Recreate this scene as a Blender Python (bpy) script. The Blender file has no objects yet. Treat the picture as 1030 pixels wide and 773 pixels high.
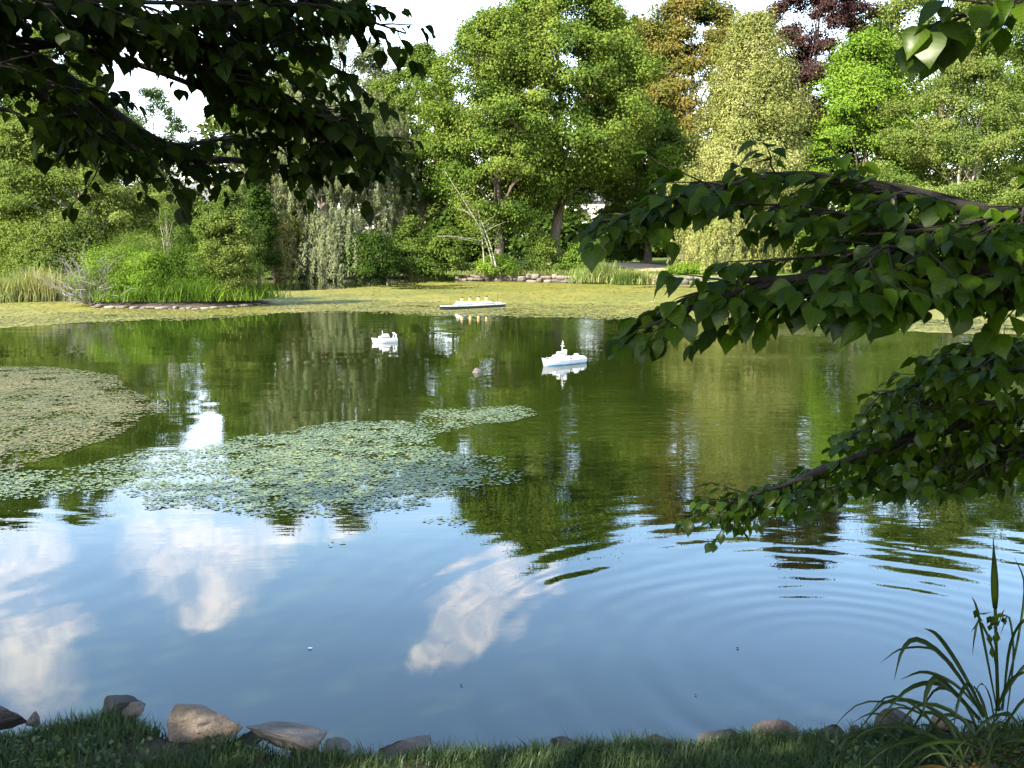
import bpy, bmesh, math, random
import numpy as np
from mathutils import Vector, Matrix

random.seed(7)
rng = np.random.default_rng(11)
C = bpy.context.scene
COL = C.collection
R = math.radians

# ------------------------------------------------------------------ camera, world, sun, exposure
CAMH, PITCH, FPX, CX, CY = 2.4, R(8.0), 1010.0, 515.0, 386.5
cam = bpy.data.cameras.new('camera')
cam.sensor_width = 36.0
cam.lens = 36.0 * FPX / 1030.0
cam.clip_end = 3000
cam_ob = bpy.data.objects.new('camera', cam)
COL.objects.link(cam_ob)
cam_ob.location = (0, 0, CAMH)
cam_ob.rotation_euler = (math.pi / 2 - PITCH, 0, 0)
C.camera = cam_ob

SUN_AZ, SUN_EL = R(232), R(36)          # clockwise from +Y (into the picture)
SUN_DIR = Vector((math.sin(SUN_AZ) * math.cos(SUN_EL), math.cos(SUN_AZ) * math.cos(SUN_EL), math.sin(SUN_EL)))
SKY_STRENGTH = 0.15
EXPOSURE = 2.6
CLOUD = (5.7, 5.5, 5.6)
sun = bpy.data.lights.new('sun', 'SUN')
sun.energy = 3.7
sun.angle = R(0.55)
sun.color = (1.0, 0.91, 0.76)
sun_ob = bpy.data.objects.new('sun', sun)
COL.objects.link(sun_ob)
sun_ob.location = (-40, -30, 60)
sun_ob.rotation_euler = SUN_DIR.to_track_quat('Z', 'Y').to_euler()

C.render.engine = 'CYCLES'
C.view_settings.view_transform = 'Standard'
C.view_settings.look = 'None'
C.view_settings.exposure = EXPOSURE
C.view_settings.gamma = 1.0
C.view_settings.use_curve_mapping = False
cy = C.cycles
cy.max_bounces = 6
cy.diffuse_bounces = 3
cy.glossy_bounces = 3
cy.transmission_bounces = 4
cy.transparent_max_bounces = 4
cy.caustics_reflective = False
cy.caustics_refractive = False
cy.use_denoising = True
cy.sample_clamp_indirect = 8.0


def ray(px, py):
    u, v = (px - CX) / FPX, (CY - py) / FPX
    c, s = math.cos(PITCH), math.sin(PITCH)
    return Vector((u, c + v * s, -s + v * c))


def at(px, py, Y):
    d = ray(px, py)
    k = Y / d.y
    return Vector((d.x * k, Y, CAMH + d.z * k))


def pw(px, py, z=0.0):
    d = ray(px, py)
    k = (z - CAMH) / d.z
    return Vector((d.x * k, d.y * k, z))


# ---- sky with drifting clouds
world = bpy.data.worlds.new('World')
C.world = world
world.use_nodes = True
nt = world.node_tree
N, L = nt.nodes, nt.links
bg = N['Background']
sky = N.new('ShaderNodeTexSky')
sky.sky_type = 'NISHITA'
sky.sun_disc = False
sky.sun_elevation = SUN_EL
sky.sun_rotation = SUN_AZ
sky.air_density = 1.35
sky.dust_density = 1.0
sky.ozone_density = 4.0
tc = N.new('ShaderNodeTexCoord')


def wmath(op, a, b=None, c=None):
    n = N.new('ShaderNodeMath')
    n.operation = op
    for i, x in enumerate((a, b, c)):
        if x is None:
            continue
        if isinstance(x, (int, float)):
            n.inputs[i].default_value = x
        else:
            L.new(x, n.inputs[i])
    return n.outputs[0]


def wmap(x, a, b, c=0.0, d=1.0):
    n = N.new('ShaderNodeMapRange')
    n.interpolation_type = 'SMOOTHSTEP'
    L.new(x, n.inputs['Value'])
    for k, v in zip(('From Min', 'From Max', 'To Min', 'To Max'), (a, b, c, d)):
        n.inputs[k].default_value = v
    return n.outputs['Result']


def wnoise(scale, detail, rough, vec):
    n = N.new('ShaderNodeTexNoise')
    n.inputs['Scale'].default_value = scale
    n.inputs['Detail'].default_value = detail
    n.inputs['Roughness'].default_value = rough
    L.new(vec, n.inputs['Vector'])
    return n


warp = wnoise(9.0, 5.0, 0.6, tc.outputs['Generated'])
vs = N.new('ShaderNodeVectorMath'); vs.operation = 'SUBTRACT'
L.new(warp.outputs['Color'], vs.inputs[0]); vs.inputs[1].default_value = (0.5, 0.5, 0.5)
vm = N.new('ShaderNodeVectorMath'); vm.operation = 'SCALE'
L.new(vs.outputs[0], vm.inputs[0]); vm.inputs['Scale'].default_value = 0.13
va = N.new('ShaderNodeVectorMath'); va.operation = 'ADD'
L.new(tc.outputs['Generated'], va.inputs[0]); L.new(vm.outputs[0], va.inputs[1])
clouds = [(180, 545, 62), (235, 548, 58), (285, 535, 40), (215, 590, 42), (205, 615, 25),
          (470, 615, 50), (515, 590, 48), (555, 575, 30), (440, 645, 28), (25, 665, 62), (60, 640, 40), (5, 560, 55),
          (330, 525, 30), (-80, 600, 90)]
mask = None
for (px, py, r) in clouds:
    d = ray(px, py); d.z = -d.z; d.normalize()
    dn = N.new('ShaderNodeVectorMath'); dn.operation = 'DISTANCE'
    L.new(va.outputs[0], dn.inputs[0]); dn.inputs[1].default_value = d
    m = wmap(dn.outputs['Value'], r / 1010 * 1.05, r / 1010 * 0.2)
    mask = m if mask is None else wmath('MAXIMUM', mask, m)
fb = wnoise(26.0, 6.0, 0.62, tc.outputs['Generated'])
mask = wmath('MULTIPLY', mask, wmap(fb.outputs['Fac'], 0.28, 0.66, 0.25, 0.95))
# loose cumulus over the rest of the sky, away from the view's reflection
sep = N.new('ShaderNodeSeparateXYZ'); L.new(tc.outputs['Generated'], sep.inputs[0])
big = wnoise(2.6, 7.0, 0.58, tc.outputs['Generated'])
cum = wmath('MULTIPLY', wmap(big.outputs['Fac'], 0.52, 0.68), wmap(sep.outputs['Z'], 0.50, 0.62))
back = wmath('MULTIPLY', wmap(big.outputs['Fac'], 0.45, 0.62), wmap(sep.outputs['Y'], 0.35, 0.0))
mask = wmath('MAXIMUM', mask, wmath('MULTIPLY', wmath('MAXIMUM', cum, back), 0.8))
# pale cloud bank low over the horizon
low = wmath('MULTIPLY', wmap(sep.outputs['Z'], 0.29, 0.18), 0.34)
mask = wmath('MAXIMUM', mask, low)
mixc = N.new('ShaderNodeMix'); mixc.data_type = 'RGBA'
L.new(mask, mixc.inputs['Factor']); L.new(sky.outputs[0], mixc.inputs[6])
mixc.inputs[7].default_value = (*CLOUD, 1)
L.new(mixc.outputs[2], bg.inputs['Color'])
bg.inputs['Strength'].default_value = SKY_STRENGTH


# ------------------------------------------------------------------ noise (numpy)
def _hash(ix, iy, iz, s):
    h = (ix * 374761393 + iy * 668265263 + iz * 2147483647 + s * 144269504) & 0x7fffffff
    h = ((h ^ (h >> 13)) * 1274126177) & 0x7fffffff
    return ((h ^ (h >> 16)) & 0xffff) / 65535.0


def vnoise(p, seed=0):
    p = np.asarray(p, float)
    if p.shape[-1] == 2:
        p = np.concatenate([p, np.zeros(p.shape[:-1] + (1,))], -1)
    i = np.floor(p).astype(np.int64)
    f = p - i
    f = f * f * (3 - 2 * f)
    out = 0
    for dx in (0, 1):
        for dy in (0, 1):
            for dz in (0, 1):
                w = (f[..., 0] if dx else 1 - f[..., 0]) * (f[..., 1] if dy else 1 - f[..., 1]) * (f[..., 2] if dz else 1 - f[..., 2])
                out = out + w * _hash(i[..., 0] + dx, i[..., 1] + dy, i[..., 2] + dz, seed)
    return out


def fbm(p, seed=0, oct=4):
    p = np.asarray(p, float)
    a, t, s = 0.5, 0, 0
    for k in range(oct):
        t = t + a * vnoise(p * (2 ** k), seed + k); s += a; a *= 0.5
    return t / s


# ------------------------------------------------------------------ object helpers
def tag(o, label=None, cat=None, group=None, kind=None):
    if label: o['label'] = label
    if cat: o['category'] = cat
    if group: o['group'] = group
    if kind: o['kind'] = kind
    return o


def empty(name, loc, label, cat, group=None):
    o = bpy.data.objects.new(name, None)
    COL.objects.link(o)
    o.location = loc
    o.empty_display_size = 0.3
    return tag(o, label, cat, group)


def link_mesh(name, me, mats, parent=None, smooth=False):
    o = bpy.data.objects.new(name, me)
    for m in (mats if isinstance(mats, (list, tuple)) else [mats]):
        me.materials.append(m)
    COL.objects.link(o)
    if smooth:
        me.polygons.foreach_set('use_smooth', np.ones(len(me.polygons), bool))
    if parent is not None:
        o.parent = parent
        if parent.type == 'EMPTY':
            o.location = -Vector(parent.location)      # shapes are given in world space
    return o


def np_mesh(name, V, F, mats, parent=None, smooth=False, local=False):
    """V (n,3); F a list of int arrays (m,k).  Vertices are in world space unless local."""
    V = np.ascontiguousarray(V, np.float32).reshape(-1, 3)
    if not isinstance(F, list):
        F = [F]
    F = [np.ascontiguousarray(f, np.int32) for f in F if len(f)]
    me = bpy.data.meshes.new(name)
    me.vertices.add(len(V)); me.vertices.foreach_set('co', V.ravel())
    nl = sum(f.size for f in F); npoly = sum(len(f) for f in F)
    me.loops.add(nl); me.loops.foreach_set('vertex_index', np.concatenate([f.ravel() for f in F]))
    me.polygons.add(npoly)
    tot = np.concatenate([np.full(len(f), f.shape[1], np.int32) for f in F])
    st = np.zeros(npoly, np.int32); st[1:] = np.cumsum(tot)[:-1]
    me.polygons.foreach_set('loop_start', st)
    me.polygons.foreach_set('loop_total', tot)
    me.update(calc_edges=True)
    o = link_mesh(name, me, mats, parent, smooth)
    if local:
        o.location = (0, 0, 0)
    return o


class MB:
    """collects boxes, tubes, lofts and discs into one mesh"""
    def __init__(self):
        self.v, self.f = [], []

    def add(self, V, F):
        b = len(self.v)
        self.v += [tuple(x) for x in V]
        self.f += [tuple(i + b for i in f) for f in F]

    def box(self, c, s, rz=0.0, taper=1.0, bev=0.0):
        hx, hy, hz = s[0] / 2, s[1] / 2, s[2] / 2
        ca, sa = math.cos(rz), math.sin(rz)
        V = []
        def oct_(k, z):
            b = min(bev, hx * k * 0.5, hy * k * 0.5)
            x, y = hx * k, hy * k
            pts = [(-x + b, -y), (x - b, -y), (x, -y + b), (x, y - b), (x - b, y), (-x + b, y), (-x, y - b), (-x, -y + b)] if bev > 0 else [(-x, -y), (x, -y), (x, y), (-x, y)]
            return [(c[0] + p * ca - q * sa, c[1] + p * sa + q * ca, c[2] + z) for p, q in pts]
        if bev > 0:
            kk = max(0.2, 1 - 2 * bev / max(s[0], s[1]))
            rings = [oct_(1, -hz), oct_(taper, hz - bev), oct_(taper * kk, hz)]
        else:
            rings = [oct_(1, -hz), oct_(taper, hz)]
        self.rings(rings, True, True)

    def rings(self, rings, cap0=True, cap1=True):
        n = len(rings[0]); b = len(self.v)
        for r in rings:
            self.v += [tuple(p) for p in r]
        for k in range(len(rings) - 1):
            for i in range(n):
                j = (i + 1) % n
                self.f.append((b + k * n + i, b + k * n + j, b + (k + 1) * n + j, b + (k + 1) * n + i))
        if cap0: self.f.append(tuple(b + i for i in reversed(range(n))))
        if cap1: self.f.append(tuple(b + (len(rings) - 1) * n + i for i in range(n)))

    def tube(self, pts, rad, n=7, cap=True):
        pts = [Vector(p) for p in pts]
        if isinstance(rad, (int, float)): rad = [rad] * len(pts)
        rings = []
        ref = Vector((0.31, 0.95, 0.1))
        for k, p in enumerate(pts):
            t = (pts[min(k + 1, len(pts) - 1)] - pts[max(k - 1, 0)])
            if t.length < 1e-9: t = Vector((0, 0, 1))
            t.normalize()
            a = t.cross(ref)
            if a.length < 0.1: a = t.cross(Vector((1, 0, 0)))
            a.normalize(); b = t.cross(a)
            rings.append([p + (a * math.cos(2 * math.pi * i / n) + b * math.sin(2 * math.pi * i / n)) * rad[k] for i in range(n)])
        self.rings(rings, cap, cap)

    def build(self, name, mats, parent=None, smooth=False, local=False):
        me = bpy.data.meshes.new(name)
        me.from_pydata(self.v, [], self.f)
        me.update()
        o = link_mesh(name, me, mats, parent, smooth)
        if local: o.location = (0, 0, 0)
        return o


def spline(pts, n):
    """Catmull-Rom through pts, n points"""
    P = [Vector(p) for p in pts]
    P = [P[0] * 2 - P[1]] + P + [P[-1] * 2 - P[-2]]
    out = []
    m = len(P) - 3
    for i in range(n):
        u = i / (n - 1) * m
        k = min(int(u), m - 1); t = u - k
        a, b, c, d = P[k:k + 4]
        out.append(0.5 * ((2 * b) + (c - a) * t + (2 * a - 5 * b + 4 * c - d) * t * t + (3 * b - a - 3 * c + d) * t ** 3))
    return out


# ------------------------------------------------------------------ materials
def new_mat(name):
    m = bpy.data.materials.new(name)
    m.use_nodes = True
    m.node_tree.nodes.clear()
    out = m.node_tree.nodes.new('ShaderNodeOutputMaterial')
    return m, m.node_tree.nodes, m.node_tree.links, out


def ramp(N, L, fac, stops):
    r = N.new('ShaderNodeValToRGB')
    e = r.color_ramp.elements
    while len(e) < len(stops): e.new(0.5)
    for k, (p, c) in enumerate(stops):
        e[k].position = p; e[k].color = (*c, 1)
    L.new(fac, r.inputs[0])
    return r.outputs[0]


def noise_node(N, L, scale, detail=4, rough=0.55, coord='Object', stretch=None):
    t = N.new('ShaderNodeTexCoord')
    v = t.outputs[coord]
    if stretch:
        mp = N.new('ShaderNodeMapping'); mp.inputs['Scale'].default_value = stretch
        L.new(v, mp.inputs['Vector']); v = mp.outputs[0]
    n = N.new('ShaderNodeTexNoise')
    n.inputs['Scale'].default_value = scale
    n.inputs['Detail'].default_value = detail
    n.inputs['Roughness'].default_value = rough
    L.new(v, n.inputs['Vector'])
    return n


def mixf(N, L, a, b, fac):
    n = N.new('ShaderNodeMix'); n.data_type = 'FLOAT'
    n.inputs[0].default_value = fac
    L.new(a, n.inputs[2]); L.new(b, n.inputs[3])
    return n.outputs[0]


def leaf_mat(name, stops, trans=0.28, gloss=0.0, rough=0.5, nscale=0.35, tint=(1.2, 1.18, 0.6), island=0.32):
    m, N, L, out = new_mat(name)
    g = N.new('ShaderNodeNewGeometry')
    n = noise_node(N, L, nscale, 3, 0.6)
    mr = N.new('ShaderNodeMapRange'); L.new(n.outputs['Fac'], mr.inputs[0])
    mr.inputs[1].default_value = 0.3; mr.inputs[2].default_value = 0.7
    f = mixf(N, L, mr.outputs[0], g.outputs['Random Per Island'], island)
    c = ramp(N, L, f, stops)
    dif = N.new('ShaderNodeBsdfDiffuse'); L.new(c, dif.inputs['Color'])
    tr = N.new('ShaderNodeBsdfTranslucent')
    mul = N.new('ShaderNodeMix'); mul.data_type = 'RGBA'; mul.blend_type = 'MULTIPLY'
    mul.inputs[0].default_value = 1
    L.new(c, mul.inputs[6]); mul.inputs[7].default_value = (*tint, 1)
    L.new(mul.outputs[2], tr.inputs['Color'])
    mx = N.new('ShaderNodeMixShader'); mx.inputs[0].default_value = trans
    L.new(dif.outputs[0], mx.inputs[1]); L.new(tr.outputs[0], mx.inputs[2])
    last = mx.outputs[0]
    if gloss > 0:
        gl = N.new('ShaderNodeBsdfGlossy'); gl.inputs['Roughness'].default_value = rough
        gl.inputs['Color'].default_value = (1, 1, 1, 1)
        m2 = N.new('ShaderNodeMixShader'); m2.inputs[0].default_value = gloss
        L.new(last, m2.inputs[1]); L.new(gl.outputs[0], m2.inputs[2]); last = m2.outputs[0]
    L.new(last, out.inputs[0])
    return m


def surf_mat(name, stops, nscale=3.0, detail=5, rough=0.8, bump=0.0, bscale=20.0, stretch=None, spec=0.3, island=0.0, bdist=0.01, nrough=0.6):
    m, N, L, out = new_mat(name)
    p = N.new('ShaderNodeBsdfPrincipled')
    n = noise_node(N, L, nscale, detail, nrough, stretch=stretch)
    mr = N.new('ShaderNodeMapRange'); L.new(n.outputs['Fac'], mr.inputs[0])
    mr.inputs[1].default_value = 0.25; mr.inputs[2].default_value = 0.75
    f = mr.outputs[0]
    if island > 0:
        g = N.new('ShaderNodeNewGeometry')
        f = mixf(N, L, f, g.outputs['Random Per Island'], island)
    c = ramp(N, L, f, stops)
    L.new(c, p.inputs['Base Color'])
    p.inputs['Roughness'].default_value = rough
    p.inputs['Specular IOR Level'].default_value = spec
    if bump > 0:
        bn = noise_node(N, L, bscale, 6, 0.6, stretch=stretch)
        b = N.new('ShaderNodeBump'); b.inputs['Strength'].default_value = bump
        b.inputs['Distance'].default_value = bdist
        L.new(bn.outputs['Fac'], b.inputs['Height']); L.new(b.outputs[0], p.inputs['Normal'])
    L.new(p.outputs[0], out.inputs[0])
    return m


M = {}
M['elm'] = leaf_mat('elm_leaf', [(0.15, (0.0408, 0.0750, 0.0129)), (0.5, (0.0867, 0.1300, 0.0217)), (0.85, (0.1429, 0.1750, 0.0325))])
M['elm2'] = leaf_mat('maple_leaf', [(0.15, (0.0358, 0.0650, 0.0129)), (0.5, (0.0714, 0.1100, 0.0196)), (0.85, (0.1122, 0.1500, 0.0271))])
M['willow'] = leaf_mat('willow_leaf', [(0.15, (0.085, 0.108, 0.044)), (0.5, (0.135, 0.155, 0.075)), (0.85, (0.195, 0.210, 0.115))])
M['pale'] = leaf_mat('pale_willow_leaf', [(0.15, (0.110, 0.130, 0.030)), (0.5, (0.185, 0.200, 0.060)), (0.85, (0.250, 0.250, 0.095))])
M['lime'] = leaf_mat('lime_leaf', [(0.15, (0.060, 0.115, 0.014)), (0.5, (0.105, 0.175, 0.020)), (0.85, (0.155, 0.215, 0.028))])
M['bronze'] = leaf_mat('bronze_leaf', [(0.15, (0.060, 0.085, 0.018)), (0.45, (0.110, 0.105, 0.024)), (0.85, (0.165, 0.112, 0.032))])
M['purple'] = leaf_mat('purple_leaf', [(0.15, (0.022, 0.014, 0.014)), (0.5, (0.042, 0.024, 0.022)), (0.85, (0.066, 0.036, 0.030))], tint=(1.2, 0.6, 0.6), trans=0.25)
M['olive'] = leaf_mat('olive_leaf', [(0.15, (0.0515, 0.0816, 0.0175)), (0.5, (0.0911, 0.1275, 0.0262)), (0.85, (0.1485, 0.1632, 0.0437))])
M['left'] = leaf_mat('birch_leaf', [(0.15, (0.0509, 0.0800, 0.0162)), (0.5, (0.0867, 0.1200, 0.0238)), (0.85, (0.1275, 0.1550, 0.0379))])
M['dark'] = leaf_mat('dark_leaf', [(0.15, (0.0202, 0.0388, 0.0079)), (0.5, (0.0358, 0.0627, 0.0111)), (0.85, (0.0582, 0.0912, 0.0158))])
M['shrub'] = leaf_mat('shrub_leaf', [(0.15, (0.0460, 0.0850, 0.0129)), (0.5, (0.0816, 0.1400, 0.0173)), (0.85, (0.1223, 0.1800, 0.0260))])
M['dry'] = leaf_mat('dry_leaf', [(0.15, (0.100, 0.110, 0.036)), (0.5, (0.155, 0.155, 0.048)), (0.85, (0.200, 0.195, 0.070))])
M['reed'] = leaf_mat('reed_blade', [(0.15, (0.080, 0.120, 0.030)), (0.5, (0.140, 0.180, 0.050)), (0.85, (0.230, 0.220, 0.090))])
M['wood'] = leaf_mat('woodland_leaf', [(0.15, (0.0306, 0.0520, 0.0129)), (0.5, (0.0612, 0.0880, 0.0196)), (0.85, (0.0969, 0.1200, 0.0303))], nscale=0.12)
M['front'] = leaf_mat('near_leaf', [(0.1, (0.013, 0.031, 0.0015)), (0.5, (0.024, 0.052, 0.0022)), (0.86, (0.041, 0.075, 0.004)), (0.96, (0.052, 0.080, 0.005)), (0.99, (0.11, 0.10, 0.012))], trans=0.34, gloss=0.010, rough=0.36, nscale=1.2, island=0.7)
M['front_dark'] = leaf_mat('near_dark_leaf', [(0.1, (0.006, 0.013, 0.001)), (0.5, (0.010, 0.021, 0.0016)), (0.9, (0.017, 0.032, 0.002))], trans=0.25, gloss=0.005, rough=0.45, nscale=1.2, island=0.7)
M['brown_leaf'] = leaf_mat('brown_leaf', [(0.1, (0.10, 0.035, 0.015)), (0.9, (0.16, 0.06, 0.02))], trans=0.3)
M['sedge'] = leaf_mat('sedge_blade', [(0.1, (0.008, 0.016, 0.004)), (0.6, (0.014, 0.028, 0.005)), (0.95, (0.036, 0.042, 0.010))], trans=0.2, gloss=0.012, nscale=3)
M['sedge_dead'] = leaf_mat('dead_blade', [(0.1, (0.05, 0.032, 0.012)), (0.9, (0.10, 0.066, 0.024))], trans=0.2)
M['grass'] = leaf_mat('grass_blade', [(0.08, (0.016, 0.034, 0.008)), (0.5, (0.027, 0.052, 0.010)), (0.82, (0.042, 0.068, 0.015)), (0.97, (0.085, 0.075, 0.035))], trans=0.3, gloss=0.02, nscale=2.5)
M['bark'] = surf_mat('bark', [(0.1, (0.055, 0.042, 0.032)), (0.6, (0.120, 0.095, 0.072)), (0.95, (0.190, 0.160, 0.125))], 3.0, stretch=(4, 4, 0.7), bump=0.9, bscale=5, bdist=0.06, rough=0.9)
M['bark_dark'] = surf_mat('dark_bark', [(0.1, (0.008, 0.007, 0.005)), (0.9, (0.024, 0.019, 0.014))], 9.0, stretch=(3, 3, 0.8), bump=0.8, bscale=18, bdist=0.01, rough=0.9)
M['birch'] = surf_mat('birch_bark', [(0.1, (0.08, 0.066, 0.05)), (0.4, (0.24, 0.21, 0.17)), (0.9, (0.36, 0.32, 0.26))], 5.0, stretch=(1, 1, 3), rough=0.8)
M['twig'] = surf_mat('grey_twig', [(0.1, (0.09, 0.08, 0.07)), (0.9, (0.20, 0.18, 0.165))], 6.0, rough=0.9)
M['stone'] = surf_mat('edging_stone', [(0.05, (0.040, 0.033, 0.026)), (0.5, (0.098, 0.080, 0.062)), (0.95, (0.19, 0.160, 0.128))], 1.3, bump=0.6, bscale=9, bdist=0.05, island=0.55, rough=0.9)
M['white'] = surf_mat('white_paint', [(0.1, (0.55, 0.55, 0.54)), (0.9, (0.66, 0.66, 0.65))], 9, rough=0.35, spec=0.5)
M['offwhite'] = surf_mat('aged_white_paint', [(0.1, (0.44, 0.44, 0.43)), (0.9, (0.58, 0.58, 0.57))], 9, rough=0.4, spec=0.5)
M['grey_paint'] = surf_mat('pale_grey_paint', [(0.1, (0.40, 0.42, 0.45)), (0.9, (0.50, 0.52, 0.55))], 9, rough=0.4)
M['black'] = surf_mat('black_paint', [(0.1, (0.018, 0.016, 0.016)), (0.9, (0.032, 0.028, 0.028))], 9, rough=0.4)
M['buff'] = surf_mat('buff_paint', [(0.1, (0.62, 0.36, 0.09)), (0.9, (0.70, 0.43, 0.13))], 9, rough=0.45)
M['blue'] = surf_mat('light_blue_paint', [(0.1, (0.16, 0.36, 0.50)), (0.9, (0.20, 0.42, 0.56))], 9, rough=0.4)
M['red'] = surf_mat('rust_red_paint', [(0.1, (0.22, 0.05, 0.03)), (0.9, (0.30, 0.08, 0.04))], 9, rough=0.5)
M['window'] = surf_mat('dark_glass', [(0.1, (0.02, 0.022, 0.026)), (0.9, (0.035, 0.04, 0.045))], 3, rough=0.12, spec=0.6)
M['siding'] = surf_mat('white_siding', [(0.1, (0.66, 0.66, 0.64)), (0.9, (0.78, 0.78, 0.76))], 1.2, stretch=(0.3, 0.3, 8), rough=0.6)
M['brickwall'] = surf_mat('pink_render', [(0.1, (0.34, 0.22, 0.17)), (0.9, (0.44, 0.31, 0.25))], 1.2, stretch=(0.5, 0.5, 6), rough=0.8)
M['roof'] = surf_mat('grey_shingle', [(0.1, (0.07, 0.07, 0.075)), (0.9, (0.15, 0.145, 0.14))], 4, rough=0.85)
M['path'] = surf_mat('sandy_path', [(0.1, (0.30, 0.22, 0.15)), (0.6, (0.40, 0.30, 0.21)), (0.95, (0.46, 0.37, 0.27))], 1.6, rough=0.95, bump=0.3, bscale=30)
M['soil'] = surf_mat('dark_soil', [(0.1, (0.020, 0.015, 0.010)), (0.6, (0.045, 0.034, 0.022)), (0.95, (0.075, 0.06, 0.035))], 6, rough=0.95, bump=0.7, bscale=30, bdist=0.03)


def rock_mat(name, a, b, c):
    m, N, L, out = new_mat(name)
    p = N.new('ShaderNodeBsdfPrincipled')
    n1 = noise_node(N, L, 9, 8, 0.65)
    n2 = noise_node(N, L, 16, 6, 0.7, stretch=(0.5, 0.5, 3.0))
    n3 = noise_node(N, L, 90, 4, 0.7)
    f = mixf(N, L, n1.outputs['Fac'], n2.outputs['Fac'], 0.5)
    f = mixf(N, L, f, n3.outputs['Fac'], 0.25)
    col = ramp(N, L, f, [(0.33, a), (0.5, b), (0.64, c)])
    L.new(col, p.inputs['Base Color'])
    p.inputs['Roughness'].default_value = 0.88
    p.inputs['Specular IOR Level'].default_value = 0.25
    b1 = N.new('ShaderNodeBump'); b1.inputs['Strength'].default_value = 0.9; b1.inputs['Distance'].default_value = 0.03
    L.new(f, b1.inputs['Height']); L.new(b1.outputs[0], p.inputs['Normal'])
    L.new(p.outputs[0], out.inputs[0])
    return m


M['rock_tan'] = rock_mat('tan_rock', (0.055, 0.042, 0.033), (0.150, 0.117, 0.092), (0.235, 0.192, 0.155))
M['rock_grey'] = rock_mat('grey_rock', (0.04, 0.035, 0.033), (0.105, 0.090, 0.082), (0.18, 0.160, 0.148))
M['rock_dark'] = rock_mat('dark_rock', (0.016, 0.014, 0.013), (0.038, 0.033, 0.031), (0.07, 0.062, 0.058))
M['rock_pink'] = rock_mat('pinkish_rock', (0.045, 0.030, 0.026), (0.095, 0.066, 0.058), (0.15, 0.115, 0.105))

# ------------------------------------------------------------------ the pond: outline, terrain, water
far_px = [(1120, 296), (1030, 294), (940, 292), (850, 289), (780, 287), (720, 285.5), (660, 286), (600, 284.5), (530, 283), (460, 281),
          (400, 279.5), (330, 279), (262, 281), (200, 285), (150, 291), (75, 301), (0, 303), (-60, 309)]
POND = [(24, 3.75), (42, 9), (52, 25)] + [tuple(pw(*p).xy) for p in far_px] + [(-27, 28), (-30, 16), (-24, 6), (-16, 3.8), (-9, 3.75), (0, 3.75), (9, 3.75)]
POND = np.array(POND)


def pond_sd(x, y):
    """signed distance to the pond outline, negative in the water"""
    P = np.stack([np.asarray(x, float), np.asarray(y, float)], -1)
    a, b = POND, np.roll(POND, -1, 0)
    dmin = np.full(P.shape[:-1], 1e9); ins = np.zeros(P.shape[:-1], bool)
    for p, q in zip(a, b):
        e = q - p; w = P - p
        t = np.clip((w @ e) / (e @ e), 0, 1)
        dmin = np.minimum(dmin, np.linalg.norm(w - t[..., None] * e, axis=-1))
        c = (p[1] > P[..., 1]) != (q[1] > P[..., 1])
        xx = (q[0] - p[0]) * (P[..., 1] - p[1]) / (q[1] - p[1] + 1e-12) + p[0]
        ins ^= c & (P[..., 0] < xx)
    return np.where(ins, -dmin, dmin)


def ground_z(x, y):
    x = np.asarray(x, float); y = np.asarray(y, float)
    s = pond_sd(x, y) + (fbm(np.stack([x, y], -1) * 0.35, 5, 3) - 0.5) * 0.5
    z = np.where(s < 0, np.maximum(s * 0.55, -1.3), 0.42 * np.tanh(s / 0.5) + np.clip(s - 1, 0, 60) * 0.022)
    z = z + np.where(s > 2, (fbm(np.stack([x, y], -1) * 0.12, 9, 3) - 0.5) * 0.5 * np.clip((s - 2) / 5, 0, 1), 0)
    # the near side stays under the bank sheet
    near = (y < 4.6)
    return np.where(near, np.minimum(z, 0.25), z)


def gz(x, y):
    return float(ground_z(np.array([x]), np.array([y]))[0])


def axis(fine, lo, hi, step, far):
    a = list(np.arange(lo, hi + 1e-6, step)); s = step
    l, h = [], []
    v = lo
    while v > -far: s *= 1.35; v -= s; l.append(v)
    s = step; v = hi
    while v < far: s *= 1.35; v += s; h.append(v)
    return np.array(l[::-1] + a + h)


gx, gy = axis(0, -52, 58, 0.8, 1500), axis(0, -8, 96, 0.8, 1500)
X, Y = np.meshgrid(gx, gy)
Z = ground_z(X, Y)
nx, ny = len(gx), len(gy)
idx = np.arange(nx * ny).reshape(ny, nx)
Fq = np.stack([idx[:-1, :-1], idx[:-1, 1:], idx[1:, 1:], idx[1:, :-1]], -1).reshape(-1, 4)


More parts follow.
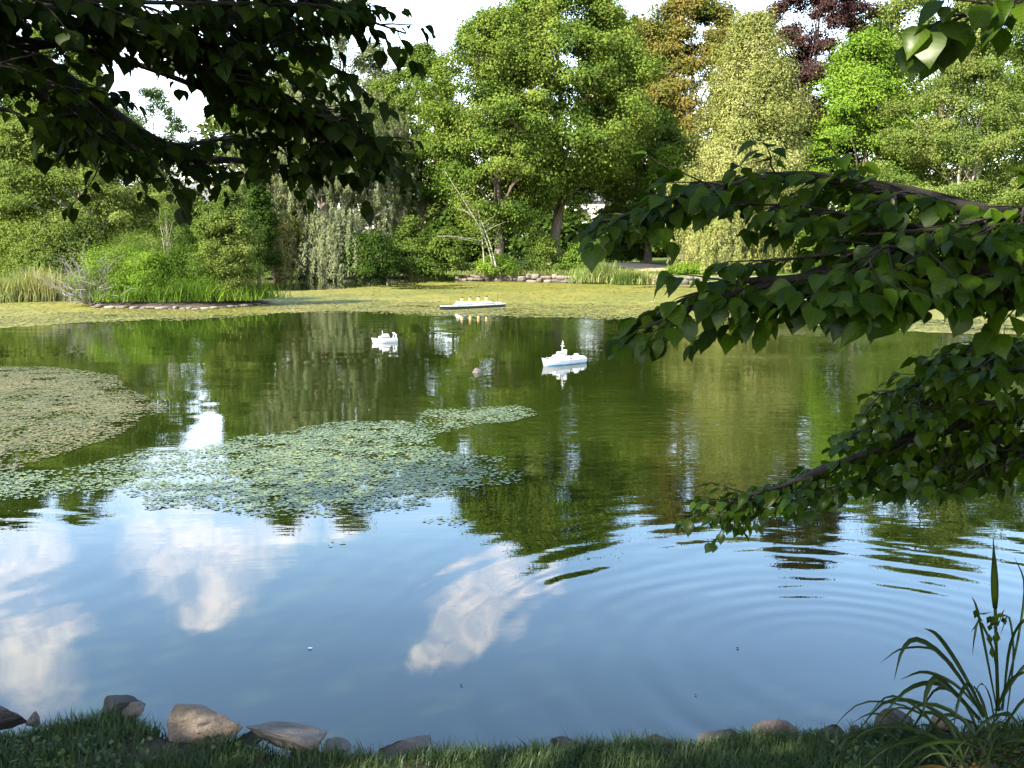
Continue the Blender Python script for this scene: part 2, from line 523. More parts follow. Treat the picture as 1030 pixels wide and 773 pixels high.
def ground_mat():
    m, N, L, out = new_mat('park_ground')
    p = N.new('ShaderNodeBsdfPrincipled')
    n1 = noise_node(N, L, 0.10, 5, 0.6); n2 = noise_node(N, L, 2.2, 6, 0.7); n3 = noise_node(N, L, 9, 5, 0.7)
    lawn = ramp(N, L, n2.outputs['Fac'], [(0.3, (0.045, 0.085, 0.014)), (0.5, (0.075, 0.125, 0.022)), (0.7, (0.115, 0.150, 0.034))])
    earth = ramp(N, L, n3.outputs['Fac'], [(0.3, (0.045, 0.032, 0.022)), (0.5, (0.085, 0.058, 0.040)), (0.7, (0.15, 0.105, 0.072))])
    f = N.new('ShaderNodeMapRange'); L.new(n1.outputs['Fac'], f.inputs[0]); f.inputs[1].default_value = 0.50; f.inputs[2].default_value = 0.60
    mx = N.new('ShaderNodeMix'); mx.data_type = 'RGBA'
    L.new(f.outputs[0], mx.inputs[0]); L.new(lawn, mx.inputs[6]); L.new(earth, mx.inputs[7])
    L.new(mx.outputs[2], p.inputs['Base Color'])
    p.inputs['Roughness'].default_value = 0.95; p.inputs['Specular IOR Level'].default_value = 0.1
    b = N.new('ShaderNodeBump'); b.inputs['Strength'].default_value = 0.8; b.inputs['Distance'].default_value = 0.08
    L.new(n3.outputs['Fac'], b.inputs['Height']); L.new(b.outputs[0], p.inputs['Normal'])
    L.new(p.outputs[0], out.inputs[0])
    return m


tag(np_mesh('ground', np.stack([X, Y, Z], -1), Fq, ground_mat(), smooth=True), 'park lawn and bare earth around the pond', 'ground', kind='structure')

RING = pw(858, 672)


def water_mat():
    m, N, L, out = new_mat('pond_water')
    p = N.new('ShaderNodeBsdfPrincipled')
    p.inputs['Base Color'].default_value = (0.0082, 0.0132, 0.0017, 1)
    p.inputs['Roughness'].default_value = 0.0
    p.inputs['IOR'].default_value = 1.42
    g = N.new('ShaderNodeNewGeometry')
    pos = g.outputs['Position']

    def mth(op, a, b=None):
        n = N.new('ShaderNodeMath'); n.operation = op
        for i, x in enumerate((a, b)):
            if x is None: continue
            if isinstance(x, (int, float)): n.inputs[i].default_value = x
            else: L.new(x, n.inputs[i])
        return n.outputs[0]

    def mp(x, a, b, c=0.0, d=1.0):
        n = N.new('ShaderNodeMapRange'); n.interpolation_type = 'SMOOTHSTEP'
        L.new(x, n.inputs[0])
        for i, v in enumerate((a, b, c, d)): n.inputs[i + 1].default_value = v
        return n.outputs[0]

    def nz(scale, stretch, detail=2, rough=0.5, off=(0, 0, 0)):
        q = N.new('ShaderNodeMapping'); q.inputs['Scale'].default_value = stretch; q.inputs['Location'].default_value = off
        L.new(pos, q.inputs['Vector'])
        t = N.new('ShaderNodeTexNoise'); t.inputs['Scale'].default_value = scale
        t.inputs['Detail'].default_value = detail; t.inputs['Roughness'].default_value = rough
        L.new(q.outputs[0], t.inputs['Vector'])
        return t.outputs['Fac']

    def rings(cx, cy_, lam, amp, r0, r1, warp=0.25):
        d = N.new('ShaderNodeVectorMath'); d.operation = 'DISTANCE'
        L.new(pos, d.inputs[0]); d.inputs[1].default_value = (cx, cy_, 0)
        r = mth('ADD', d.outputs['Value'], mth('MULTIPLY', mth('SUBTRACT', nz(0.8, (1, 1, 1), 2), 0.5), warp))
        s = mth('SINE', mth('MULTIPLY', r, 2 * math.pi / lam))
        fall = mth('MULTIPLY', mp(r, r1, r0), mp(r, 0.15, r0 * 1.6))
        patch = mp(nz(0.7, (1, 1, 1), 2, off=(cx * 3.1, 4, 0)), 0.35, 0.62, 0.25, 1.0)
        return mth('MULTIPLY', mth('MULTIPLY', s, fall), mth('MULTIPLY', patch, amp))

    sp = N.new('ShaderNodeSeparateXYZ'); L.new(pos, sp.inputs[0])
    h = rings(RING.x, RING.y, 0.21, 0.00060, 0.9, 3.8)
    h = mth('ADD', h, rings(RING.x + 0.3, RING.y + 0.3, 0.34, 0.0008, 1.6, 5.0))
    q = pw(-70, 560)
    h = mth('ADD', h, rings(q.x, q.y, 0.34, 0.0005, 1.2, 2.8))
    # small wind ripples, stronger to the right of the pond, laid across the view
    gust = mp(nz(0.10, (1, 2, 1), 2, off=(3, 1, 0)), 0.40, 0.66, 0.2, 1.0)
    side = mp(mth('DIVIDE', sp.outputs['X'], mth('ADD', mth('ABSOLUTE', sp.outputs['Y']), 1.0)), -0.12, 0.24, 0.22, 1.0)
    away = mp(sp.outputs['Y'], 6.0, 12.0, 0.06, 1.0)
    amp = mth('MULTIPLY', mth('MULTIPLY', gust, side), away)
    h = mth('ADD', h, mth('MULTIPLY', mth('SUBTRACT', nz(1.7, (1.0, 3.2, 1), 2, 0.45), 0.5), mth('MULTIPLY', amp, 0.012)))
    h = mth('ADD', h, mth('MULTIPLY', mth('SUBTRACT', nz(7.0, (1.0, 2.2, 1), 1, 0.5, (5, 2, 0)), 0.5), mth('MULTIPLY', amp, 0.0034)))
    h = mth('ADD', h, mth('MULTIPLY', mth('SUBTRACT', nz(0.55, (1, 1.6, 1), 1, 0.4, (9, 7, 0)), 0.5), 0.007))
    b = N.new('ShaderNodeBump'); b.inputs['Strength'].default_value = 1.0; b.inputs['Distance'].default_value = 1.0
    L.new(h, b.inputs['Height']); L.new(b.outputs[0], p.inputs['Normal'])
    L.new(p.outputs[0], out.inputs[0])
    return m


wv = [(-62, 2.6, 0), (70, 2.6, 0), (70, 100, 0), (-62, 100, 0)]
wb = MB(); wb.add(wv, [(0, 1, 2, 3)])
tag(wb.build('water', water_mat()), 'still dark green pond water', 'water', kind='structure')


# ---- polygon sampling on the water
def in_poly(px, py, poly):
    ins = np.zeros(px.shape, bool)
    for (x0, y0), (x1, y1) in zip(poly, poly[1:] + poly[:1]):
        c = (y0 > py) != (y1 > py)
        xx = (x1 - x0) * (py - y0) / (y1 - y0 + 1e-12) + x0
        ins ^= c & (px < xx)
    return ins


def poly_sd(x, y, poly):
    P = np.stack([x, y], -1); poly = np.array(poly)
    d = np.full(len(x), 1e9)
    for p, q in zip(poly, np.roll(poly, -1, 0)):
        e = q - p; w = P - p
        t = np.clip((w @ e) / (e @ e), 0, 1)
        d = np.minimum(d, np.linalg.norm(w - t[..., None] * e, axis=-1))
    return np.where(in_poly(x, y, [tuple(a) for a in poly]), -d, d)


def pads(name, polys, dens, smin, smax, mat, seed, edge=0.8, tilt=0.025, sides=7, fall=0.8):
    """floating leaf pads scattered over outlines on the water"""
    r = np.random.default_rng(seed)
    VV = []
    for (poly, k, ns) in polys:
        a = np.array(poly)
        lo, hi = a.min(0) - 0.6, a.max(0) + 0.6
        n = int((hi - lo).prod() * dens)
        x = r.uniform(lo[0], hi[0], n); y = r.uniform(lo[1], hi[1], n)
        sd = poly_sd(x, y, poly)
        f = fbm(np.stack([x, y * 0.7], -1) * ns, seed + 3, 4) - 0.5
        f2 = fbm(np.stack([x, y], -1) * ns * 5, seed + 9, 3) - 0.5
        keep = (sd + f * edge * 3.0 < 0) & (r.random(n) < k * np.clip(0.9 - f2 * 3.2, 0.12, 1) * np.clip(0.22 - (sd + f * edge * 3) / fall, 0.08, 1))
        VV.append(np.stack([x[keep], y[keep]], -1))
    P = np.concatenate(VV); n = len(P)
    s = r.uniform(smin, smax, n) * r.uniform(0.7, 1.0, n)
    ang = r.uniform(0, 2 * np.pi, n)
    th = np.linspace(0, 2 * np.pi, sides, endpoint=False)[None] + ang[:, None]
    rr = s[:, None] * 0.5 * r.uniform(0.86, 1.1, (n, sides)); rr[:, 0] *= 0.55
    tx, ty = r.normal(0, tilt, n), r.normal(0, tilt, n)
    dx, dy = rr * np.cos(th), rr * np.sin(th) * r.uniform(0.75, 1, n)[:, None]
    zz = 0.006 + r.uniform(0, 0.009, n)[:, None] + np.abs(dx * tx[:, None] + dy * ty[:, None])
    V = np.stack([P[:, 0, None] + dx, P[:, 1, None] + dy, zz], -1)
    return np_mesh(name, V, np.arange(n * sides).reshape(n, sides), mat), n


def pad_mat(name, stops, rough=0.45, spec=0.28, ns=0.5, island=0.65):
    return surf_mat(name, stops, ns, 3, rough, 0, spec=spec, island=island)


M['pad_green'] = pad_mat('lily_pad_green', [(0.10, (0.040, 0.058, 0.024)), (0.35, (0.072, 0.104, 0.044)), (0.62, (0.095, 0.130, 0.058)), (0.82, (0.125, 0.145, 0.052)), (0.95, (0.20, 0.16, 0.04))])
M['pad_brown'] = pad_mat('lily_pad_brown', [(0.10, (0.038, 0.046, 0.014)), (0.38, (0.072, 0.078, 0.024)), (0.62, (0.098, 0.094, 0.030)), (0.85, (0.120, 0.092, 0.036)), (0.95, (0.17, 0.14, 0.03))], 0.6, 0.2)
M['pad_far'] = pad_mat('duckweed', [(0.12, (0.040, 0.050, 0.008)), (0.45, (0.100, 0.104, 0.014)), (0.75, (0.152, 0.132, 0.022)), (0.95, (0.20, 0.145, 0.03))], 0.6, 0.3)


M['pad_yellow'] = pad_mat('lily_pad_yellow', [(0.1, (0.09, 0.13, 0.02)), (0.5, (0.17, 0.18, 0.03)), (0.9, (0.26, 0.20, 0.035))])


def W(pts): return [tuple(pw(*p).xy) for p in pts]


left_patch = [(-160, 368), (0, 367), (50, 369), (105, 380), (160, 399), (172, 411), (125, 432), (72, 458), (32, 480), (-60, 490), (-200, 480)]
o, n1 = pads('lily_pads', [(W(left_patch), 1.0, 0.5)], 1900, 0.028, 0.062, M['pad_brown'], 21, 0.5, fall=1.0)
tag(o, 'brownish mat of small floating pads at the left edge of the pond', 'lily pads', kind='stuff')
mid_patch = [(255, 440), (330, 428), (400, 423), (440, 424), (448, 440), (440, 455), (470, 468), (478, 482), (440, 497), (400, 510), (330, 517), (270, 516), (215, 508), (150, 512), (125, 496), (165, 482), (205, 455)]
tongue = [(405, 426), (430, 412), (515, 411), (530, 419), (470, 434), (430, 442)]
tail = [(170, 456), (130, 460), (60, 476), (-40, 482), (-40, 502), (60, 498), (140, 490), (190, 480)]
skirt = [(440, 455), (500, 462), (515, 478), (450, 500), (410, 508)]
spot = [(375, 536), (400, 530), (412, 540), (395, 548), (380, 546)]
spot2 = [(440, 524), (470, 520), (475, 528), (450, 532)]
o, n2 = pads('lily_pads', [(W(mid_patch), 1.0, 0.8), (W(tongue), 0.7, 0.8), (W(tail), 0.6, 0.8), (W(skirt), 0.5, 0.8), (W(spot), 0.5, 2.0), (W(spot2), 0.4, 2.0)], 2300, 0.022, 0.056, M['pad_green'], 22, 0.34, fall=0.7)
tag(o, 'grey green mat of floating pads flecked with yellow in the middle of the pond', 'lily pads', kind='stuff')

inner = [(270, 445), (340, 438), (420, 440), (440, 462), (400, 485), (330, 492), (270, 480), (235, 462)]
o, n4 = pads('lily_pads', [(W(inner), 0.30, 0.8), (W(mid_patch), 0.06, 0.8)], 150, 0.03, 0.065, M['pad_yellow'], 26, 0.4, 0.35)
o.location.z = 0.008
tag(o, 'yellowing raised leaves scattered through the middle mat of pads', 'lily pads', kind='stuff')

# ---- far sheet of duckweed and pads
near_edge = [(-330, 352), (-150, 340), (0, 331), (120, 324), (200, 320), (270, 317), (360, 315), (450, 317), (540, 319), (640, 320), (700, 322), (800, 327), (880, 333), (960, 337), (1030, 338), (1150, 343)]
far_edge = [(1190, 297), (1030, 294.5), (940, 292.5), (850, 289.5), (720, 286.2), (600, 285.0), (500, 283.2), (430, 283.5), (380, 288), (300, 292), (258, 293), (250, 285), (190, 287), (130, 294), (60, 302), (0, 304), (-90, 312), (-330, 330)]
ne, fe = W(near_edge), W(far_edge)
band = ne + fe


def band_mat():
    m, N, L, out = new_mat('duckweed_sheet')
    p = N.new('ShaderNodeBsdfPrincipled')
    n1 = noise_node(N, L, 0.16, 5, 0.65); n2 = noise_node(N, L, 7, 3, 0.8, stretch=(1, 0.45, 1)); n3 = noise_node(N, L, 1.4, 5, 0.75)
    f = mixf(N, L, n1.outputs['Fac'], n2.outputs['Fac'], 0.5)
    f = mixf(N, L, f, n3.outputs['Fac'], 0.3)
    c = ramp(N, L, f, [(0.36, (0.026, 0.035, 0.006)), (0.44, (0.074, 0.084, 0.011)), (0.52, (0.120, 0.114, 0.015)), (0.62, (0.185, 0.138, 0.026))])
    L.new(c, p.inputs['Base Color'])
    p.inputs['Roughness'].default_value = 0.6; p.inputs['Specular IOR Level'].default_value = 0.25
    b = N.new('ShaderNodeBump'); b.inputs['Strength'].default_value = 0.7; b.inputs['Distance'].default_value = 0.03
    L.new(n2.outputs['Fac'], b.inputs['Height']); L.new(b.outputs[0], p.inputs['Normal'])
    L.new(p.outputs[0], out.inputs[0])
    return m


# sheet with a ragged front made from a fine grid
bx = np.arange(-46, 56, 0.4); by = np.arange(15, 68, 0.4)
BX, BY = np.meshgrid(bx, by)
sd = poly_sd(BX.ravel(), BY.ravel(), band).reshape(BX.shape)
edge_noise = (fbm(np.stack([BX, BY * 0.6], -1) * 0.25, 31, 5) - 0.5) * 3.4
keep = (sd + edge_noise < -0.3) & ~((fbm(np.stack([BX * 0.5, BY], -1) * 0.45, 37, 3) < 0.33) & (sd > -6.0))
fid = np.arange(BX.size).reshape(BX.shape)
fq = np.stack([fid[:-1, :-1], fid[:-1, 1:], fid[1:, 1:], fid[1:, :-1]], -1)[keep[:-1, :-1] & keep[1:, 1:]]
used = np.unique(fq); remap = np.zeros(BX.size, np.int64); remap[used] = np.arange(len(used))
BV = np.stack([BX.ravel(), BY.ravel(), np.full(BX.size, 0.004)], -1)[used]
o = np_mesh('duckweed', BV, remap[fq], band_mat())
tag(o, 'yellow green sheet of duckweed and small leaves across the far water', 'duckweed', kind='stuff')
strip = ne + [(x * 1.16, y * 1.16 + 1.5) for x, y in ne[::-1]]
o, n3 = pads('lily_pads', [(strip, 0.9, 0.3), (band, 0.16, 0.2)], 150, 0.09, 0.18, M['pad_far'], 23, 1.2, 0.10)
tag(o, 'yellow green small pads along the ragged front of the duckweed', 'lily pads', kind='stuff')
print('PADS', n1, n2, n3)

IC = pw(160, 311)
ICX, ICY = IC.x, IC.y + 2.7
IRX, IRY = 3.25, 2.7


def island_z(x, y):
    a = np.arctan2(y - ICY, x - ICX)
    d = np.sqrt(((x - ICX) / IRX) ** 2 + ((y - ICY) / IRY) ** 2)
    d = d * (1 + 0.16 * (fbm(np.stack([np.cos(a) * 1.5, np.sin(a) * 1.5], -1) + 9, 51, 3) - 0.5) * 2)
    return np.where(d < 1, 0.32 * (1 - d ** 3), (1 - d) * 1.6) + 0.04


# ------------------------------------------------------------------ leaves and crowns
def unit(a):
    return a / (np.linalg.norm(a, axis=-1, keepdims=True) + 1e-9)


def kites(P, Nrm, Dir, size, aspect=0.6, r=None):
    """one four-cornered leaf per point: stem end, two sides, tip"""
    D = unit(Dir - Nrm * (Dir * Nrm).sum(-1, keepdims=True))
    S = np.cross(Nrm, D)
    s = size[:, None]
    V = np.stack([P, P + D * s * 0.45 + S * s * aspect * 0.5, P + D * s, P + D * s * 0.45 - S * s * aspect * 0.5], 1)
    V[:, 1] += Nrm * s * 0.06; V[:, 3] += Nrm * s * 0.06
    return V.reshape(-1, 3), np.arange(len(P) * 4).reshape(-1, 4)


PROF = {
    'round': lambda t: np.sin(np.pi * np.clip(t * 0.86 + 0.12, 0, 1)) ** 0.62,
    'oval': lambda t: np.sin(np.pi * np.clip(t * 0.90 + 0.07, 0, 1)) ** 0.75,
    'cone': lambda t: np.clip((1.04 - t) ** 0.75, 0, 1) * np.clip(t * 6 + 0.45, 0, 1),
    'tall': lambda t: np.clip((1.03 - t) ** 0.5, 0, 1) * np.clip(t * 3 + 0.6, 0, 1),
    'dome': lambda t: np.sqrt(np.clip(1 - t ** 2.2, 0, 1)) * np.clip(t * 4 + 0.7, 0, 1),
}


def crown_points(r, base, zb, zt, Rx, prof, K, seed, lobes=0.5, shell=0.5, squash=1.0, lean=(0, 0)):
    t = r.random(K) ** 0.9
    a = r.uniform(0, 2 * np.pi, K)
    pr = PROF[prof](t)
    q = np.stack([np.cos(a) * 1.3, np.sin(a) * 1.3, t * 3.0], -1)
    lob = 1 + lobes * (fbm(q + seed * 7.3, seed, 3) - 0.5) * 2
    rad = Rx * pr * lob * (shell + (1 - shell) * r.random(K) ** 0.6) * np.where(r.random(K) < 0.14, 1.12, 1)
    z = zb + (zt - zb) * t
    return np.stack([base[0] + lean[0] * t + rad * np.cos(a), base[1] + lean[1] * t + rad * np.sin(a) * squash, z], -1), t, rad


def limb_path(p0, p1, r, sag=0.15, n=5):
    p0, p1 = Vector(p0), Vector(p1)
    d = (p1 - p0); l = d.length
    out = []
    for i in range(n + 1):
        u = i / n
        q = p0 + d * u
        q.z += l * sag * (u * (1 - u)) * 1.6 * (1 if sag > 0 else 1)
        if 0 < i < n:
            q += Vector((r.normal(0, l * 0.02), r.normal(0, l * 0.02), r.normal(0, l * 0.015)))
        out.append(q)
    return out


def tree(name, label, px, Y, ytop, ycrown, wpx, leafm, barkm='bark', N=30000, leaf=0.2, prof='round', cat='tree', group=None, seed=1,
         trunk=0.28, K=None, lobes=0.5, shell=0.45, squash=0.9, stems=1, aspect=0.62, bunch=0.11, weep=0.0, lean=(0, 0), limbs=12, flat=0.62, fork=0.35, up=0.45):
    r = np.random.default_rng(seed)
    x = at(px, 240, Y).x
    zg = gz(x, Y)
    zi = float(island_z(np.array([x]), np.array([Y]))[0])
    if zi > 0.02: zg = zi
    zt, zb = at(px, ytop, Y).z, max(at(px, ycrown, Y).z, zg + 0.15)
    Rx = wpx / 2 / FPX * Y
    root = empty(name, (x, Y, zg), label, cat, group)
    N = int(N * 2.6); leaf = leaf * 0.80
    K = K or max(40, int(N / 300))
    cp, t, rad = crown_points(r, (x, Y), zb, zt, Rx, prof, K, seed, lobes, shell, squash, lean)
    H = zt - zb
    # trunk(s) and limbs
    mb = MB()
    for s in range(stems):
        off = Vector((r.normal(0, 0.5), r.normal(0, 0.3), 0)) * (0 if stems == 1 else 1) * trunk * 2.2
        top = Vector((x + lean[0] * 0.9 + off.x * 4, Y + lean[1] * 0.9 + off.y * 4, zb + H * 0.9))
        b0 = Vector((x, Y, zg - 0.2)) + off
        pts = [b0 + (top - b0) * u + Vector((r.normal(0, 1), r.normal(0, 1), 0)) * trunk * 0.45 * (0 if u == 0 else 1) for u in np.linspace(0, 1, 9)]
        pts = [pts[0], pts[0] + Vector((0, 0, 0.25))] + pts[1:]
        rads = [trunk * 1.55, trunk * 1.15] + [trunk * (1 - 0.93 * u) for u in np.linspace(0.1, 1, 8)]
        mb.tube(pts, rads, 9)
        sel = r.choice(K, min(limbs, K), replace=False)
        for k in sel:
            c = cp[k]
            u = np.clip(((c[2] - zg) * r.uniform(0.45, 0.75)) / max(top.z - zg, 0.1), 0.15, 0.85)
            i = u * (len(pts) - 2)
            p0 = pts[1 + int(i)].lerp(pts[min(2 + int(i), len(pts) - 1)], i - int(i))
            lr = trunk * (1 - 0.9 * u) * 0.5
            path = limb_path(p0, c, r, 0.12)
            mb.tube(path, [lr * (1 - 0.8 * w) for w in np.linspace(0, 1, len(path))], 5)
    mb.build('trunk', M[barkm], root, True)
    # foliage in bunches
    reps = np.maximum(1, r.poisson(N / K, K))
    ci = np.repeat(np.arange(K), reps); n = len(ci)
    rc = (Rx * bunch * r.uniform(0.65, 1.45, K) + 0.12)[ci][:, None]
    g = r.normal(0, 1, (n, 3)); g = g / np.maximum(np.linalg.norm(g, axis=1, keepdims=True), 1e-6) * (r.random((n, 1)) ** 0.45) * np.where(r.random((n, 1)) < 0.22, 2.2, 1.15)
    if weep > 0:
        # hanging strands: leaves strung below the start point of each strand
        st = r.integers(5, 10)
        strand = r.integers(0, st, n)
        so = r.normal(0, 1, (K, st, 3)); o3 = so[ci, strand] * rc * np.array([1, 1, 0.6])
        sl = (weep * H * r.uniform(0.35, 1.1, (K, st)))[ci, strand]
        u = r.random(n)
        out = unit(np.stack([cp[ci, 0] - x, cp[ci, 1] - Y, np.zeros(n)], -1))
        P = cp[ci] + o3 + out * (0.28 * np.sqrt(u) * sl * 0.5)[:, None]
        P[:, 2] -= sl * u ** 1.25
        P += r.normal(0, 0.055, (n, 3))
        P[:, 2] = np.maximum(P[:, 2], zg + 0.12 + 0.3 * r.random(n))
        D = np.stack([r.normal(0, 0.45, n), r.normal(0, 0.45, n), -np.ones(n)], -1)
        Nr = unit(out * 0.8 + r.normal(0, 0.6, (n, 3)) + np.array([0, 0, 0.45]))
    else:
        P = cp[ci] + g * rc * np.array([1, 1, flat])
        P[:, 2] = np.maximum(P[:, 2], zg + 0.08)
        out = unit(cp[ci] - np.array([x, Y, zb + H * 0.35]))
        Nr = unit(g * 0.55 + out * 0.35 + np.array([0, 0, up]) + r.normal(0, 0.45, (n, 3)))
        D = r.normal(0, 1, (n, 3)) + np.array([0, 0, -0.35])
    sz = leaf * r.uniform(0.65, 1.25, n)
    V, F = kites(P, Nr, D, sz, aspect)
    np_mesh('crown', V, F, M[leafm], root)
    return root


# ------------------------------------------------------------------ trees around the far shore
tree('elm_tree', 'tallest broad bright green tree in the middle, its brown trunk bare below the crown', 562, 69, -22, 205, 196, 'elm', N=78000, leaf=0.23, prof='oval', seed=3, trunk=0.42, lobes=0.55, K=420, bunch=0.10, limbs=22)
tree('elm_tree', 'bright green tree left of the tallest one, grey trunk behind leaning white saplings', 500, 66, 14, 228, 145, 'elm', N=46000, leaf=0.21, prof='oval', seed=5, trunk=0.34, lobes=0.5, K=300, limbs=16)
tree('maple_tree', 'mid green narrow tree against white sky beyond the silver willow', 424, 76, 48, 205, 92, 'elm2', N=34000, leaf=0.22, prof='oval', seed=8, trunk=0.3, K=210)
tree('willow_tree', 'silver grey willow with long weeping curtains hanging to the shore', 328, 70, 92, 240, 178, 'willow', N=66000, leaf=0.24, aspect=0.3, prof='dome', seed=9, trunk=0.45, weep=0.09, K=260, lobes=0.7, bunch=0.13, shell=0.4)
tree('willow_tree', 'low weeping willow bough with yellowish top at the shore', 275, 66, 212, 268, 62, 'dry', N=11000, leaf=0.22, aspect=0.32, prof='dome', seed=10, trunk=0.14, weep=0.5, K=50, bunch=0.16)
tree('willow_tree', 'weeping silver curtain of leaves touching the dark inlet', 338, 65.5, 214, 270, 74, 'willow', N=14000, leaf=0.22, aspect=0.3, prof='dome', seed=12, trunk=0.14, weep=0.6, K=60, bunch=0.16)
tree('birch_tree', 'large soft green birch behind the reeds at the left edge', 80, 50, 98, 268, 190, 'left', 'birch', N=80000, leaf=0.17, prof='oval', seed=14, trunk=0.17, stems=3, K=330, lobes=0.6, aspect=0.5, bunch=0.10, flat=0.5)
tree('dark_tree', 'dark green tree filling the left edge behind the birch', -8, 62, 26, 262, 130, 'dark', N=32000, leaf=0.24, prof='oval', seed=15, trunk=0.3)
tree('sparse_tree', 'thin topped tree against the bright gap in the left sky', 160, 78, 90, 215, 84, 'elm2', N=7500, leaf=0.2, prof='oval', seed=16, trunk=0.2, K=110, shell=0.2, lobes=0.7)
tree('ash_tree', 'tall green tree rising behind the near leaves left of the silver willow', 278, 86, 6, 200, 112, 'elm2', N=26000, leaf=0.26, prof='oval', seed=17, trunk=0.34)
tree('ash_tree', 'tall loose green tree above the silver willow crown', 350, 90, 2, 200, 105, 'willow', N=17000, leaf=0.26, prof='oval', seed=18, trunk=0.3, K=130)
tree('ash_tree', 'tall mid green tree behind the birch, seen between the near leaves', 66, 74, 18, 220, 100, 'elm2', N=24000, leaf=0.24, prof='oval', seed=20, trunk=0.3)
tree('conifer_tree', 'small dark conifer between island shrubs and the silver willow', 258, 63, 172, 268, 50, 'dark', N=11000, leaf=0.2, prof='cone', seed=19, trunk=0.14, K=90)
tree('maple_tree', 'tall bronze and orange tinted tree right of the tallest green tree', 690, 86, 0, 190, 165, 'bronze', N=56000, leaf=0.27, prof='round', seed=21, trunk=0.4, lobes=0.6, K=230)
tree('dark_tree', 'shaded dark green tree between the tallest tree and the bronze one', 652, 76, 112, 245, 100, 'elm2', N=26000, leaf=0.25, prof='oval', seed=22, trunk=0.3)
tree('pale_willow', 'pale yellow green weeping tree with straight light trunk', 752, 66, 20, 215, 150, 'pale', 'birch', N=56000, leaf=0.22, aspect=0.40, prof='cone', seed=23, trunk=0.20, K=230, bunch=0.13, lobes=0.8, shell=0.25, flat=0.8)
tree('weeping_tree', 'low drooping yellowish tree at the foot of the pale trunk', 735, 64.5, 205, 272, 112, 'pale', 'birch', N=22000, leaf=0.17, aspect=0.36, prof='dome', seed=24, trunk=0.12, weep=0.45, K=110, bunch=0.14)
tree('copper_beech', 'dark purple leaved beech rising out of the top of the view', 812, 92, -45, 195, 140, 'purple', N=66000, leaf=0.28, prof='oval', seed=26, trunk=0.45, lobes=0.5, K=230)
tree('lime_tree', 'vivid lime green conical tree in full sun', 864, 80, 40, 240, 188, 'lime', N=50000, leaf=0.24, prof='cone', seed=27, trunk=0.28, lobes=0.9, K=130, shell=0.45, bunch=0.11, flat=0.5)
tree('ash_tree', 'tall olive green tree filling the top right behind near leaves', 940, 88, -40, 170, 190, 'olive', N=52000, leaf=0.26, prof='oval', seed=28, trunk=0.4, K=200, lobes=0.7, bunch=0.10)
tree('birch_tree', 'pale olive tree with thin white stems at the right edge', 965, 68, 62, 250, 155, 'olive', 'birch', N=44000, leaf=0.19, prof='oval', seed=29, trunk=0.14, stems=3, K=170, lobes=0.8, shell=0.3, bunch=0.12, flat=0.5)
tree('ash_tree', 'dark green tree leaving the right edge of the view', 1055, 74, -5, 240, 150, 'elm2', N=30000, leaf=0.25, prof='oval', seed=30, trunk=0.34)
tree('bright_tree', 'young bright green tree under the bronze crown', 672, 70, 150, 250, 52, 'lime', N=10000, leaf=0.2, prof='oval', seed=31, trunk=0.1, K=90, shell=0.3)
tree('olive_tree', 'slender olive young tree at the right end of the island', 230, 38.5, 192, 292, 66, 'olive', 'bark_dark', N=16000, leaf=0.12, aspect=0.4, prof='oval', seed=33, trunk=0.05, stems=3, K=140, shell=0.2, lobes=0.7, limbs=16)
tree('birch_sapling', 'thin pale sapling at the middle of the island', 172, 39, 206, 285, 46, 'olive', 'birch', N=2200, leaf=0.10, aspect=0.4, prof='oval', seed=34, trunk=0.035, stems=2, K=70, shell=0.1, limbs=10)

# ---- far wood closing off the gaps
def wood(name, label, rows, leafm, seed):
    r = np.random.default_rng(seed)
    VV, mb = [], MB()
    for (px, Y, ytop, wpx) in rows:
        x = at(px, 240, Y).x; zg = gz(x, Y)
        zt = at(px, ytop, Y).z; Rx = wpx / 2 / FPX * Y
        zb = zg + 0.3
        K = 120
        cp, t, rad = crown_points(r, (x, Y), zb, zt, Rx, 'tall', K, seed + int(px) % 97, 0.6, 0.5, 0.8)
        n = K * 85
        ci = np.repeat(np.arange(K), 85)
        g = r.normal(0, 1, (n, 3)); g = unit(g) * r.random((n, 1)) ** 0.45
        P = cp[ci] + g * (0.10 * Rx + 0.45) * np.array([1, 1, 0.7]) * 1.3
        P[:, 2] = np.maximum(P[:, 2], zg)
        Nr = unit(g * 0.6 + np.array([0, 0, 0.45]) + r.normal(0, 0.4, (n, 3)))
        V, F = kites(P, Nr, r.normal(0, 1, (n, 3)), 0.55 * r.uniform(0.6, 1.3, n), 0.7)
        VV.append(V)
        mb.tube([(x, Y, zg - 0.3), (x, Y, zg + (zt - zg) * 0.8)], [0.32, 0.06], 7)
    V = np.concatenate(VV); nv = len(V)
    F = np.arange(nv).reshape(-1, 4)
    me_v = np.concatenate([V, np.array(mb.v)])
    o = np_mesh(name, me_v, [F, np.array(mb.f_quads if hasattr(mb, 'f_quads') else [f for f in mb.f if len(f) == 4]) + nv], [M[leafm], M['bark']])
    mi = np.zeros(len(o.data.polygons), np.int32); mi[len(F):] = 1
    o.data.polygons.foreach_set('material_index', mi)
    return tag(o, label, 'woodland', kind='stuff')


